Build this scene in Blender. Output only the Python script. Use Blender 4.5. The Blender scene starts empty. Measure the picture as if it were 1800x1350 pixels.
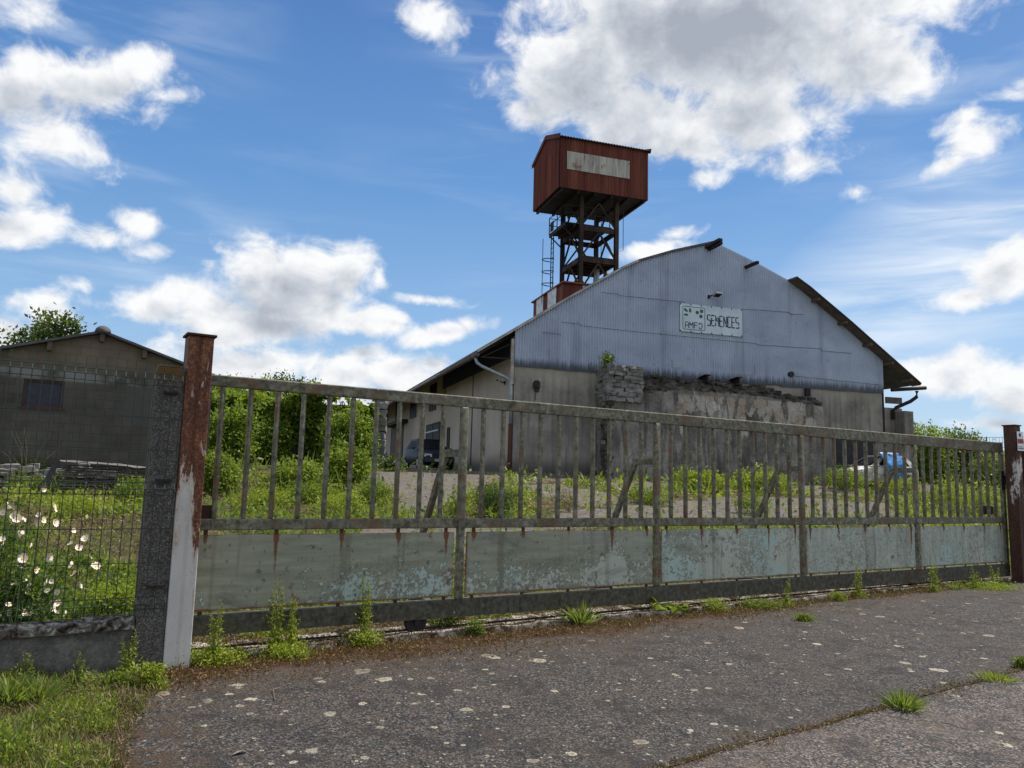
import bpy, math, random
import numpy as np
from mathutils import Vector, Matrix
sc = bpy.context.scene
COL = sc.collection
random.seed(11)
rng = np.random.default_rng(11)

# ------------------------------------------------------------------ camera
FPX, PITCH, ROLL, EYE = 1330.0, math.radians(7.2), math.radians(1.46), 1.5
cF = np.array([0, math.cos(PITCH), math.sin(PITCH)])
_u0 = np.array([0, -math.sin(PITCH), math.cos(PITCH)])
cR = np.array([math.cos(ROLL), 0, 0]) + math.sin(ROLL) * _u0
cU = np.array([-math.sin(ROLL), 0, 0]) + math.cos(ROLL) * _u0
CAM = np.array([0, 0, EYE])
cd = bpy.data.cameras.new('camera')
cd.sensor_width = 36.0
cd.lens = FPX / 1800 * 36.0
cd.clip_start, cd.clip_end = 0.05, 3000
cam = bpy.data.objects.new('camera', cd)
COL.objects.link(cam)
cam.matrix_world = Matrix(((cR[0], cU[0], -cF[0], 0), (cR[1], cU[1], -cF[1], 0), (cR[2], cU[2], -cF[2], EYE), (0, 0, 0, 1)))
sc.camera = cam
sc.view_settings.view_transform = 'Standard'
sc.view_settings.look = 'None'
sc.view_settings.exposure = 0.44
sc.view_settings.gamma = 1.0

# ------------------------------------------------------------------ sun
SUN_AZ, SUN_EL = math.radians(57), math.radians(58)
SUN = Vector((math.sin(SUN_AZ) * math.cos(SUN_EL), math.cos(SUN_AZ) * math.cos(SUN_EL), math.sin(SUN_EL)))
ld = bpy.data.lights.new('sun', 'SUN')
ld.energy, ld.angle, ld.color = 5.0, math.radians(0.53), (1.0, 0.94, 0.85)
so = bpy.data.objects.new('sun', ld)
COL.objects.link(so)
so.rotation_euler = (-SUN).to_track_quat('-Z', 'Y').to_euler()
so.location = (20, 20, 40)

# ------------------------------------------------------------------ node helper
class G:
    def __init__(s, tree):
        s.t = tree
    def n(s, typ, ins=None, **kw):
        nd = s.t.nodes.new(typ)
        for k, v in kw.items():
            setattr(nd, k, v)
        for k, v in (ins or {}).items():
            s.put(nd.inputs[k], v)
        return nd
    def put(s, sock, v):
        if isinstance(v, bpy.types.NodeSocket):
            s.t.links.new(v, sock)
        else:
            if sock.type == 'RGBA' and len(v) == 3:
                v = (*v, 1)
            sock.default_value = v
    def m(s, op, a, b=0.0, c=None, clamp=False):
        d = {0: a, 1: b}
        if c is not None:
            d[2] = c
        return s.n('ShaderNodeMath', d, operation=op, use_clamp=clamp).outputs[0]
    def vm(s, op, a, b=None):
        d = {0: a}
        if b is not None:
            d[1] = b
        nd = s.n('ShaderNodeVectorMath', d, operation=op)
        return nd.outputs['Value'] if op in ('LENGTH', 'DOT_PRODUCT') else nd.outputs[0]
    def sep(s, v):
        return s.n('ShaderNodeSeparateXYZ', {0: v}).outputs
    def comb(s, x, y, z):
        return s.n('ShaderNodeCombineXYZ', {0: x, 1: y, 2: z}).outputs[0]
    def map(s, v, sc=(1, 1, 1), loc=(0, 0, 0), rot=(0, 0, 0), typ='POINT'):
        return s.n('ShaderNodeMapping', {'Vector': v, 'Location': loc, 'Rotation': rot, 'Scale': sc}, vector_type=typ).outputs[0]
    def noise(s, v, scale, detail=4, rough=0.5, dist=0.0, col=False):
        nd = s.n('ShaderNodeTexNoise', {'Vector': v, 'Scale': scale, 'Detail': detail, 'Roughness': rough, 'Distortion': dist})
        return nd.outputs['Color' if col else 'Fac']
    def vor(s, v, scale, feature='F1', out='Distance', rand=1.0):
        nd = s.n('ShaderNodeTexVoronoi', {'Vector': v, 'Scale': scale, 'Randomness': rand}, feature=feature)
        return nd.outputs[out]
    def step(s, v, a, b):
        return s.n('ShaderNodeMapRange', {0: v, 1: a, 2: b, 3: 0.0, 4: 1.0}, interpolation_type='SMOOTHSTEP').outputs[0]
    def mix(s, f, a, b, mode='MIX'):
        nd = s.n('ShaderNodeMix', data_type='RGBA', blend_type=mode)
        s.put(nd.inputs[0], f); s.put(nd.inputs[6], a); s.put(nd.inputs[7], b)
        return nd.outputs[2]
    def ramp(s, f, stops):
        nd = s.n('ShaderNodeValToRGB', {0: f})
        cr = nd.color_ramp
        while len(cr.elements) < len(stops):
            cr.elements.new(0.5)
        for e, (p, c) in zip(cr.elements, stops):
            e.position = p
            e.color = (*c, 1) if len(c) == 3 else c
        return nd.outputs[0]
    def obj(s):
        return s.n('ShaderNodeTexCoord').outputs['Object']
    def pos(s):
        return s.n('ShaderNodeNewGeometry').outputs['Position']
    def attr(s, name):
        return s.n('ShaderNodeAttribute', attribute_name=name).outputs['Fac']

# ------------------------------------------------------------------ sky: daylight with cumulus at fixed directions
def azel(px, py):
    d = cF + (px - 900) / FPX * cR - (py - 675) / FPX * cU
    d = d / np.linalg.norm(d)
    return math.atan2(d[0], d[1]), math.asin(d[2])

BLOBS = [  # px, py, rx, ry, tilt deg, strength
    (1240, 50, 340, 130, 0, 1.25), (1010, 140, 130, 95, 0, 1.1), (1110, 205, 190, 65, 8, 1.1), (1500, 105, 140, 75, 0, 1.0),
    (1330, 205, 140, 70, 0, 1.0), (1575, 125, 80, 55, 0, .9), (1410, 283, 85, 30, -8, .7), (1300, -20, 380, 80, 0, 1.2),
    (1210, 250, 90, 40, 10, .9), (940, 100, 60, 45, 0, .7), (945, 195, 60, 60, 20, .75), (1240, 312, 40, 18, 0, .5),
    (768, 35, 58, 48, 0, .62), (920, 8, 60, 28, -20, .5),
    (130, 150, 150, 62, 0, 1.0), (30, 165, 110, 65, 0, 1.0), (235, 118, 65, 36, -15, .8), (292, 168, 36, 14, -10, .55),
    (95, 245, 95, 55, 10, .62), (30, 345, 55, 50, 0, .75), (35, 400, 80, 36, 0, .9), (60, 40, 90, 45, 10, .42),
    (248, 392, 45, 27, 0, .8), (180, 415, 55, 22, 0, .6), (275, 440, 40, 18, 0, .4),
    (505, 505, 130, 80, 0, 1.15), (468, 452, 55, 45, 0, 1.0), (612, 485, 50, 58, 0, 1.0), (665, 488, 22, 24, 0, .7), (640, 565, 70, 30, 0, .9), (375, 545, 80, 45, 0, .9),
    (270, 540, 75, 42, 0, .9), (470, 575, 120, 34, 0, .85), (692, 568, 30, 22, 0, .7), (330, 512, 40, 22, 0, .7), (370, 468, 22, 20, 0, .6), (560, 540, 80, 60, 0, .9), (410, 590, 90, 30, 0, .7),
    (788, 583, 82, 20, -12, .9), (755, 528, 60, 11, 6, .55), (88, 545, 60, 42, 0, .85), (140, 500, 42, 16, 0, .45), (15, 590, 45, 42, 0, .9), (20, 530, 50, 30, 0, .5),
    (450, 645, 130, 36, 0, .75), (600, 650, 90, 36, 0, .85), (700, 660, 80, 32, 0, .9), (765, 642, 42, 20, 0, .85), (520, 705, 330, 40, 0, .62), (640, 620, 40, 24, 0, .8), (250, 620, 160, 35, 0, .55),
    (1150, 442, 65, 20, -4, .85), (1190, 412, 36, 10, -10, .4),
    (1765, 470, 85, 46, -25, .95), (1700, 520, 60, 20, -15, .6), (1680, 655, 110, 44, 0, .95), (1790, 690, 90, 48, 0, .95), (1700, 628, 45, 26, 0, .8), (1630, 660, 60, 30, 0, .85), (1760, 745, 90, 18, 0, .6),
    (1712, 240, 62, 38, -15, .72), (1672, 285, 40, 14, -25, .5), (1700, 205, 36, 18, 0, .55), (1508, 338, 36, 16, 0, .42), (1780, 165, 40, 14, 0, .35), (1655, 0, 60, 14, 0, .55), (1795, 150, 20, 20, 0, .4),
]
world = bpy.data.worlds.new('World')
sc.world = world
world.use_nodes = True
wt = world.node_tree
wt.nodes.clear()

fg = bpy.data.node_groups.new('cloud_field', 'ShaderNodeTree')
fg.interface.new_socket('Vector', in_out='INPUT', socket_type='NodeSocketVector')
fg.interface.new_socket('Field', in_out='OUTPUT', socket_type='NodeSocketFloat')
g = G(fg)
gi = fg.nodes.new('NodeGroupInput'); go = fg.nodes.new('NodeGroupOutput')
acc = None
for (bx_, by_, rx_, ry_, tl, st) in BLOBS:
    a0, e0 = azel(bx_, by_)
    a1, e1 = azel(bx_ + rx_, by_); a2, e2 = azel(bx_, by_ - ry_)
    ra, rb = math.hypot(a1 - a0, e1 - e0) * 1.36, math.hypot(a2 - a0, e2 - e0) * 1.36
    src = gi.outputs[0] if acc is None else g.n('ShaderNodeVectorMath', {0: acc, 1: (1e-9, 1e-9, 1e-9), 2: gi.outputs[0]}, operation='MULTIPLY_ADD').outputs[0]
    q = g.map(src, sc=(ra, rb, 1), loc=(a0, e0, 0), rot=(0, 0, -math.radians(tl) + (e1 - e0) / max(abs(a1 - a0), 1e-4)), typ='TEXTURE')
    v = g.m('MULTIPLY_ADD', g.vm('LENGTH', q), -st, st)
    acc = v if acc is None else g.m('SMOOTH_MAX', acc, v, 0.18)
fg.links.new(acc, go.inputs[0])

g = G(wt)
dirv = g.vm('NORMALIZE', g.n('ShaderNodeTexCoord').outputs['Generated'])
dx, dy, dz = g.sep(dirv)[:]
az = g.m('ARCTAN2', dx, dy)
el = g.m('ARCSINE', dz)
# unseen cloud added to the sides, overhead and behind for whiter, brighter shade fill
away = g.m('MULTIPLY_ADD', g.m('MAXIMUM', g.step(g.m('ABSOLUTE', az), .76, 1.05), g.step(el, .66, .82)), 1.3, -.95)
def density(de, dn, det):
    ae = g.comb(g.m('ADD', az, dn), g.m('ADD', el, de), 0.0)
    fld = g.n('ShaderNodeGroup', {0: ae}, node_tree=fg).outputs[0]
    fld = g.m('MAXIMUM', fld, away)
    p = g.comb(g.m('ADD', az, dn), g.m('MULTIPLY', g.m('ADD', el, de), 1.25), 3.7)
    n1 = g.noise(p, 17.0, det, 0.60, 0.30)
    n2 = g.noise(p, 5.0, 3, 0.5, 0.2)
    k = g.m('ADD', g.m('MULTIPLY', g.m('SUBTRACT', n1, 0.5), 1.55), g.m('MULTIPLY', g.m('SUBTRACT', n2, 0.5), .55))
    return g.m('ADD', g.m('ADD', fld, k), -.09), fld, n1
D0, F0, N0 = density(0.0, 0.0, 8)
D1, F1, N1 = density(0.033, 0.016, 4)
mask = g.step(D0, -.03, 0.50)
shade = g.step(g.m('ADD', g.m('MULTIPLY', D1, .62), g.m('MULTIPLY', F0, .60)), 0.26, 1.30)
shade = g.m('ADD', shade, g.m('MULTIPLY', g.m('SUBTRACT', 0.5, N0), .85), clamp=True)
ccol = g.ramp(shade, [(0.0, (.72, .725, .73)), (.22, (.61, .625, .65)), (.55, (.46, .49, .535)), (1.0, (.29, .32, .375))])
# thin high streaks
ci = g.noise(g.map(g.comb(az, el, 1.3), sc=(2.2, 15, 1), rot=(0, 0, math.radians(-7))), 1.6, 6, .55, .6)
ci2 = g.noise(g.comb(az, el, 9.1), 2.6, 2, .5)
a0, e0 = azel(1640, 500)
veil = g.m('SUBTRACT', 1.0, g.vm('LENGTH', g.map(g.comb(az, el, 0.0), sc=(.24, .13, 1), loc=(a0, e0, 0), rot=(0, 0, math.radians(22)), typ='TEXTURE')))
veil = g.m('MAXIMUM', veil, 0.0)
cir = g.m('ADD', g.m('MULTIPLY', g.step(ci, .42, .78), g.m('MULTIPLY', g.step(ci2, .3, .7), .42)), g.m('MULTIPLY', g.step(ci, .2, .75), g.m('MULTIPLY', veil, 1.25)), clamp=True)
sky = g.n('ShaderNodeTexSky', sky_type='NISHITA', sun_disc=False, sun_elevation=SUN_EL, sun_rotation=SUN_AZ, altitude=200, air_density=1.0, dust_density=.6, ozone_density=2.2)
lp = g.n('ShaderNodeMapRange', {0: el, 1: 0.0, 2: .62, 3: 0.0, 4: 1.0}).outputs[0]
base = g.mix(.62, g.mix(1.0, sky.outputs[0], (.078, .078, .078), 'MULTIPLY'), g.ramp(lp, [(0, (.44, .56, .70)), (.28, (.235, .425, .68)), (.6, (.095, .265, .57)), (1, (.042, .155, .43))]))
base = g.mix(cir, base, (.62, .68, .75))
fin = g.mix(mask, base, ccol)
fin = g.mix(g.step(el, -.02, .0), (.12, .12, .09), fin)
bg = g.n('ShaderNodeBackground', {0: fin, 1: 1.0})
wo = g.n('ShaderNodeOutputWorld', {0: bg.outputs[0]})
world.cycles.sampling_method = 'NONE'
sc.cycles.max_bounces = 5
sc.cycles.diffuse_bounces = 3
sc.cycles.glossy_bounces = 2
sc.cycles.transmission_bounces = 3

# ------------------------------------------------------------------ geometry helpers
def ray(px, py):
    return cF + (px - 900) / FPX * cR - (py - 675) / FPX * cU
def at_Y(px, py, Y):
    d = ray(px, py)
    return CAM + d * Y / d[1]
def on_plane(px, py, P, n):
    d = ray(px, py)
    return CAM + d * (np.dot(n, np.asarray(P) - CAM) / np.dot(n, d))
def project(P):
    d = np.asarray(P, float) - CAM
    z = d @ cF
    return np.stack([900 + FPX * (d @ cR) / z, 675 - FPX * (d @ cU) / z], -1)

class Frame:
    """a thing's own axes: origin and heading of its long side"""
    def __init__(s, O, ang):
        s.O = np.array(O, float)
        s.ang = ang
        s.x = np.array([math.sin(ang), math.cos(ang), 0.0])
        s.y = np.array([-s.x[1], s.x[0], 0.0])
        s.rz = math.atan2(s.x[1], s.x[0])
    def loc(s, P):
        w = np.asarray(P, float) - s.O
        return np.stack([w @ s.x, w @ s.y, w[..., 2]], -1)
    def w(s, u, v, z):
        return s.O + s.x * u + s.y * v + np.array([0, 0, z])
    def front(s, px, py, v=0.0):
        return s.loc(on_plane(px, py, s.O + s.y * v, s.y))
    def side(s, px, py, u=0.0):
        return s.loc(on_plane(px, py, s.O + s.x * u, s.x))

GATE = Frame((-2.525, 6.015, 0), math.radians(57.875))
BLD = Frame(at_Y(900, 830, 30.0), math.radians(72.2))
HOUSE = Frame(at_Y(180, 583, 18.0), math.radians(58))
TOW = Frame(at_Y(1020, 490, 42.0), math.radians(72.2))

def hsh(ix, iy, iz, seed):
    h = (ix * 374761393 + iy * 668265263 + iz * 2147483647 + seed * 974634333).astype(np.int64) & 0xffffffff
    h = ((h ^ (h >> 13)) * 1274126177) & 0xffffffff
    h = (h ^ (h >> 16)) & 0xffffff
    return h / float(0xffffff)
def vnoise(x, y, z=0.0, seed=0):
    x, y, z = np.broadcast_arrays(np.asarray(x, float), np.asarray(y, float), np.asarray(z, float))
    ix, iy, iz = np.floor(x).astype(np.int64), np.floor(y).astype(np.int64), np.floor(z).astype(np.int64)
    fx, fy, fz = x - ix, y - iy, z - iz
    fx, fy, fz = [t * t * (3 - 2 * t) for t in (fx, fy, fz)]
    r = 0
    for a in (0, 1):
        for b in (0, 1):
            for c in (0, 1):
                wgt = (fx if a else 1 - fx) * (fy if b else 1 - fy) * (fz if c else 1 - fz)
                r = r + wgt * hsh(ix + a, iy + b, iz + c, seed)
    return r
def fbm(x, y, z=0.0, oct=4, seed=0):
    r, a, t = 0, .5, 0
    for i in range(oct):
        k = 2.0 ** i
        r = r + a * vnoise(np.asarray(x) * k, np.asarray(y) * k, np.asarray(z) * k, seed + i); t += a; a *= .5
    return r / t

def sstep(v, a, b):
    t = np.clip((np.asarray(v, float) - a) / (b - a), 0, 1)
    return t * t * (3 - 2 * t)

def gz(x, y):
    """height of the ground"""
    x = np.asarray(x, float); y = np.asarray(y, float)
    d = -(x - GATE.O[0]) * GATE.x[1] + (y - GATE.O[1]) * GATE.x[0]
    D2 = (x - BLD.O[0]) * BLD.x[1] - (y - BLD.O[1]) * BLD.x[0]
    dp = np.maximum(d - .7, 0); dq = np.maximum(D2, 0)
    w = dp / (dp + dq + 1e-6)
    z = BLD.O[2] * w + .012 * np.clip(-D2, 0, 60)
    z = z + sstep(d, 1.2, 3) * .06 * (fbm(x * .6, y * .6, 0, 3, 5) - .5)
    u = (x - BLD.O[0]) * BLD.x[0] + (y - BLD.O[1]) * BLD.x[1]
    z = z + sstep(u, 21, 34) * sstep(D2, 8, -25) * 3.2
    return z
def ground_at(px, py):
    d = ray(px, py)
    t0, prev = 2.0, None
    ts = np.linspace(2, 90, 1200)
    P = CAM[None] + d[None] * ts[:, None]
    h = P[:, 2] - gz(P[:, 0], P[:, 1])
    k = np.argmax(h < 0)
    if not (h < 0).any():
        k = len(ts) - 1
    a, b = ts[max(k - 1, 0)], ts[k]
    for _ in range(18):
        c = (a + b) / 2
        q = CAM + d * c
        if q[2] - gz(q[0], q[1]) < 0: b = c
        else: a = c
    q = CAM + d * b
    q[2] = float(gz(q[0], q[1]))
    return q
def ground_many(px, py):
    D = cF[None] + ((px - 900) / FPX)[:, None] * cR - ((py - 675) / FPX)[:, None] * cU
    lo = np.full(len(px), 2.0); hi = np.full(len(px), np.nan)
    prev = lo.copy()
    for t in np.geomspace(2.2, 85, 130):
        P = CAM + D * t
        below = (P[:, 2] < gz(P[:, 0], P[:, 1])) & np.isnan(hi)
        hi[below] = t; lo[below] = prev[below]
        prev[:] = t
    ok = ~np.isnan(hi)
    D, lo, hi = D[ok], lo[ok], hi[ok]
    for _ in range(14):
        c = (lo + hi) / 2
        P = CAM + D * c[:, None]
        b = P[:, 2] < gz(P[:, 0], P[:, 1])
        hi = np.where(b, c, hi); lo = np.where(b, lo, c)
    P = CAM + D * hi[:, None]
    P[:, 2] = gz(P[:, 0], P[:, 1])
    return P, ok

class MB:
    def __init__(s):
        s.v, s.f = [], []
    def add(s, vs, fs):
        k = len(s.v)
        s.v += [tuple(map(float, p)) for p in vs]
        s.f += [tuple(i + k for i in f) for f in fs]
        return s
    def box(s, c, d, R=None):
        vs = []
        for sx in (-.5, .5):
            for sy in (-.5, .5):
                for sz in (-.5, .5):
                    p = Vector((sx * d[0], sy * d[1], sz * d[2]))
                    if R is not None: p = R @ p
                    vs.append((p.x + c[0], p.y + c[1], p.z + c[2]))
        return s.add(vs, [(0, 1, 3, 2), (4, 6, 7, 5), (0, 4, 5, 1), (2, 3, 7, 6), (0, 2, 6, 4), (1, 5, 7, 3)])
    def b2(s, lo, hi):
        return s.box([(a + b) / 2 for a, b in zip(lo, hi)], [abs(b - a) for a, b in zip(lo, hi)])
    def bar(s, p, q, w, h, up=(0, 0, 1)):
        p, q = Vector(p), Vector(q)
        d = (q - p); L = d.length; d.normalize()
        upv = Vector(up)
        if abs(d.dot(upv)) > .98: upv = Vector((0, 1, 0))
        x = d.cross(upv).normalized(); z = x.cross(d).normalized()
        R = Matrix((x, d, z)).transposed()
        return s.box((p + q) / 2, (w, L, h), R)
    def tube(s, pts, r, n=8, cap=True):
        pts = [Vector(p) for p in pts]
        rs = r if hasattr(r, '__len__') else [r] * len(pts)
        rings = []
        for i, p in enumerate(pts):
            d = (pts[min(i + 1, len(pts) - 1)] - pts[max(i - 1, 0)])
            d = d.normalized() if d.length > 1e-9 else Vector((0, 0, 1))
            u = Vector((0, 0, 1)) if abs(d.z) < .9 else Vector((1, 0, 0))
            a = d.cross(u).normalized(); b = d.cross(a).normalized()
            rings.append([p + (a * math.cos(t) + b * math.sin(t)) * rs[i] for t in [2 * math.pi * k / n for k in range(n)]])
        vs = [p for rg in rings for p in rg]
        fs = []
        for i in range(len(pts) - 1):
            for k in range(n):
                fs.append((i * n + k, i * n + (k + 1) % n, (i + 1) * n + (k + 1) % n, (i + 1) * n + k))
        if cap:
            fs.append(tuple(range(n))[::-1]); fs.append(tuple((len(pts) - 1) * n + k for k in range(n)))
        return s.add(vs, fs)
    def prism(s, poly, a, b, axis=1):
        """poly: 2D outline extruded along one axis from a to b"""
        def P(p, t):
            q = list(p); q.insert(axis, t); return q
        n = len(poly)
        vs = [P(p, a) for p in poly] + [P(p, b) for p in poly]
        fs = [tuple(range(n)), tuple(range(2 * n - 1, n - 1, -1))]
        fs += [(i, i + n, (i + 1) % n + n, (i + 1) % n) for i in range(n)]
        return s.add(vs, fs)
    def grid(s, A):
        """A: (n,m,3) array"""
        n, m = A.shape[:2]
        return s.add(A.reshape(-1, 3), [(i * m + j, (i + 1) * m + j, (i + 1) * m + j + 1, i * m + j + 1) for i in range(n - 1) for j in range(m - 1)])
    def build(s, name, mat=None, parent=None, smooth=False, bevel=0, fix=True):
        me = bpy.data.meshes.new(name)
        me.from_pydata(s.v, [], s.f)
        if fix:
            import bmesh
            bm = bmesh.new(); bm.from_mesh(me)
            bmesh.ops.recalc_face_normals(bm, faces=bm.faces)
            bm.to_mesh(me); bm.free()
        o = bpy.data.objects.new(name, me)
        COL.objects.link(o)
        if mat: me.materials.append(mat)
        if parent: o.parent = parent
        if smooth:
            me.polygons.foreach_set('use_smooth', [True] * len(me.polygons))
        if bevel:
            b = o.modifiers.new('bevel', 'BEVEL'); b.width = bevel; b.segments = 2; b.limit_method = 'ANGLE'; b.angle_limit = math.radians(40)
        return o

def tag(o, label, cat, group=None):
    o['label'] = label; o['category'] = cat
    if group: o['group'] = group
    return o
def thing(name, label, cat, loc=(0, 0, 0), rz=0.0, group=None, frame=None):
    o = bpy.data.objects.new(name, None)
    o.empty_display_size = .2
    COL.objects.link(o)
    if frame is not None:
        loc, rz = frame.O, frame.rz
    o.location = tuple(map(float, loc)); o.rotation_euler = (0, 0, rz)
    return tag(o, label, cat, group)
def place(o, frame):
    o.location = tuple(map(float, frame.O)); o.rotation_euler = (0, 0, frame.rz)
    return o

def fast_mesh(name, V, F, mat, parent=None, tint=None, kind=None):
    """V (n,3), F (m,k) arrays"""
    me = bpy.data.meshes.new(name)
    n, m, k = len(V), len(F), F.shape[1]
    me.vertices.add(n); me.vertices.foreach_set('co', np.ascontiguousarray(V, np.float32).ravel())
    me.loops.add(m * k); me.loops.foreach_set('vertex_index', np.ascontiguousarray(F, np.int32).ravel())
    me.polygons.add(m); me.polygons.foreach_set('loop_start', np.arange(0, m * k, k, dtype=np.int32))
    if tint is not None:
        at = me.attributes.new('tint', 'FLOAT', 'FACE')
        at.data.foreach_set('value', np.ascontiguousarray(tint, np.float32))
    me.update(calc_edges=True)
    o = bpy.data.objects.new(name, me)
    COL.objects.link(o)
    if mat: me.materials.append(mat)
    if parent: o.parent = parent
    if kind: o['kind'] = kind
    return o

def unit(a):
    return a / (np.linalg.norm(a, axis=1, keepdims=True) + 1e-9)
def leaf_arrays(P, size, up=.3, aspect=.5, spread=1.0, droop=0.0, D=None):
    n = len(P)
    size = np.broadcast_to(np.asarray(size, float), (n,))
    d = rng.normal(size=(n, 3)) * spread if D is None else D + rng.normal(size=(n, 3)) * spread
    d[:, 2] += up
    d = unit(d)
    s = unit(np.cross(d, rng.normal(size=(n, 3))))
    nn = np.cross(d, s)
    L = size[:, None]; W = L * aspect * .5
    V = np.stack([P, P + d * L * .45 + s * W + nn * L * .06, P + d * L - np.array([0, 0, 1]) * L * droop, P + d * L * .45 - s * W + nn * L * .06], 1).reshape(-1, 3)
    F = np.arange(4 * n).reshape(n, 4)
    return V, F
def leaves(name, P, size, mat, parent=None, tint=None, kind=None, **kw):
    V, F = leaf_arrays(P, size, **kw)
    if tint is None: tint = rng.random(len(P))
    return fast_mesh(name, V, F, mat, parent, tint, kind)
# ------------------------------------------------------------------ materials
def new_mat(name):
    m = bpy.data.materials.new(name)
    m.use_nodes = True
    m.node_tree.nodes.clear()
    return m, G(m.node_tree)
def finish(m, g, col, rough=.7, metal=0.0, bump=None, bstr=.3, bdist=.02, spec=.4, coat=0.0, alpha=None):
    ins = {'Base Color': col, 'Roughness': rough, 'Metallic': metal, 'Specular IOR Level': spec, 'Coat Weight': coat}
    if bump is not None:
        ins['Normal'] = g.n('ShaderNodeBump', {'Strength': bstr, 'Distance': bdist, 'Height': bump}).outputs[0]
    b = g.n('ShaderNodeBsdfPrincipled', ins)
    g.n('ShaderNodeOutputMaterial', {0: b.outputs[0]})
    return m
def plain(name, col, rough=.6, metal=0.0, var=.25, scale=6.0, **kw):
    m, g = new_mat(name)
    n = g.noise(g.pos(), scale, 6, .6)
    c = g.mix(g.step(n, .3, .7), [x * (1 - var) for x in col], [min(1, x * (1 + var)) for x in col])
    return finish(m, g, c, rough, metal, **kw)

def leaf_mat(name, cols, trans=.42, rough=.55):
    m, g = new_mat(name)
    c = g.ramp(g.attr('tint'), [(i / (len(cols) - 1), k) for i, k in enumerate(cols)])
    b = g.n('ShaderNodeBsdfPrincipled', {'Base Color': c, 'Roughness': rough, 'Specular IOR Level': .25})
    t = g.n('ShaderNodeBsdfTranslucent', {0: g.mix(.5, c, (.30, .40, .03), 'MIX')})
    mx = g.n('ShaderNodeMixShader', {0: trans, 1: b.outputs[0], 2: t.outputs[0]})
    g.n('ShaderNodeOutputMaterial', {0: mx.outputs[0]})
    return m

M = {}
M['weed'] = leaf_mat('weed_leaf', [(.022, .044, .009), (.075, .125, .016), (.15, .205, .024), (.24, .27, .045)])
M['rose'] = leaf_mat('rose_leaf', [(.014, .036, .010), (.035, .080, .014), (.065, .125, .02), (.10, .17, .03)])
M['grass'] = leaf_mat('grass_blade', [(.06, .11, .018), (.10, .17, .03), (.16, .20, .045), (.26, .24, .10)])
M['bright'] = leaf_mat('bright_leaf', [(.09, .14, .015), (.18, .24, .022), (.27, .32, .032), (.36, .37, .06)])
M['dark'] = leaf_mat('dark_leaf', [(.012, .028, .010), (.024, .050, .014), (.040, .075, .020), (.07, .11, .03)], .25)
M['ivy'] = leaf_mat('ivy_leaf', [(.028, .060, .010), (.08, .14, .015), (.155, .22, .02), (.24, .29, .03)], .45)
M['tree'] = leaf_mat('tree_leaf', [(.018, .036, .010), (.035, .065, .016), (.06, .10, .022), (.09, .13, .03)], .3)
M['straw'] = leaf_mat('dry_straw', [(.10, .06, .03), (.18, .12, .06), (.28, .21, .12), (.36, .29, .18)], .2)
M['litter'] = leaf_mat('brown_litter', [(.05, .03, .018), (.10, .062, .036), (.16, .11, .065), (.25, .19, .12)], .15)
M['moss'] = leaf_mat('brown_moss', [(.036, .016, .008), (.082, .034, .015), (.14, .064, .027), (.20, .115, .055)], .15)
M['seed'] = leaf_mat('red_seedhead', [(.10, .05, .03), (.16, .09, .05), (.20, .14, .08)], .2)
M['petal'] = plain('petal', (.78, .68, .58), .6, var=.05)
M['shadewall'] = plain('dark_old_wall', (.045, .042, .038), .95, var=.5, scale=2)  # wall colour darkened to carry the shade of the hollow under the ivy
M['pistil'] = plain('pistil', (.75, .50, .06), .7)
M['stem'] = plain('green_stem', (.07, .10, .03), .7)
M['bark'] = plain('bark', (.10, .08, .06), .9, scale=20)
M['twig'] = plain('twig', (.16, .12, .08), .9, scale=20)

# galvanised corrugated cladding, bluish and stained
m, g = new_mat('galvanised_cladding'); o = g.obj(); x, y, z = g.sep(o)[:]
n1 = g.noise(g.map(o, (.35, 1, .55)), 1.6, 6, .6, .4)
n2 = g.noise(g.map(o, (1.25, 1, .12)), 1.0, 4, .6)
n3 = g.noise(g.map(o, (5, 1, .35)), 1.3, 6, .65)
c = g.ramp(n1, [(.25, (.27, .32, .415)), (.5, (.355, .41, .515)), (.75, (.43, .49, .595))])
c = g.mix(g.m('MULTIPLY', g.step(n2, .52, .68), .35), c, (.12, .145, .195))
c = g.mix(g.m('MULTIPLY', g.step(n3, .55, .75), .25), c, (.47, .52, .60))
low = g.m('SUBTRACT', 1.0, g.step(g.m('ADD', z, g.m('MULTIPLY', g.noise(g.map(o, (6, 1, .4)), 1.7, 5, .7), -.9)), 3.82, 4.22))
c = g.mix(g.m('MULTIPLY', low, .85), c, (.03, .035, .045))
pit = g.step(g.noise(g.map(o, (2, 1, 2)), 3.1, 3, .6), .66, .70)
c = g.mix(g.m('MULTIPLY', pit, .5), c, (.08, .09, .11))
M['clad'] = finish(m, g, c, .5, 0.15, spec=.4)

# weathered poured concrete wall
m, g = new_mat('old_concrete'); o = g.obj(); x, y, z = g.sep(o)[:]
n1 = g.noise(o, .7, 8, .65, .3); n2 = g.noise(g.map(o, (5, 5, .25)), 1.0, 5, .65); n3 = g.noise(o, 14, 4, .6)
c = g.ramp(n1, [(.32, (.115, .106, .095)), (.5, (.225, .208, .186)), (.68, (.34, .315, .28))])
c = g.mix(g.m('MULTIPLY', g.step(n2, .45, .7), .55), c, (.075, .068, .062))
bd = g.m('FRACT', g.m('MULTIPLY', x, 3.4))
c = g.mix(g.m('MULTIPLY', g.step(bd, .93, 1.0), .35), c, (.06, .055, .05))
up = g.step(g.m('ADD', z, g.m('MULTIPLY', n1, .8)), 3.7, 4.7)
c = g.mix(g.m('MULTIPLY', up, .5), c, (.36, .34, .26))
foot = g.m('SUBTRACT', 1.0, g.step(g.m('ADD', z, g.m('MULTIPLY', n1, -.8)), -.4, .4))
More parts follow.
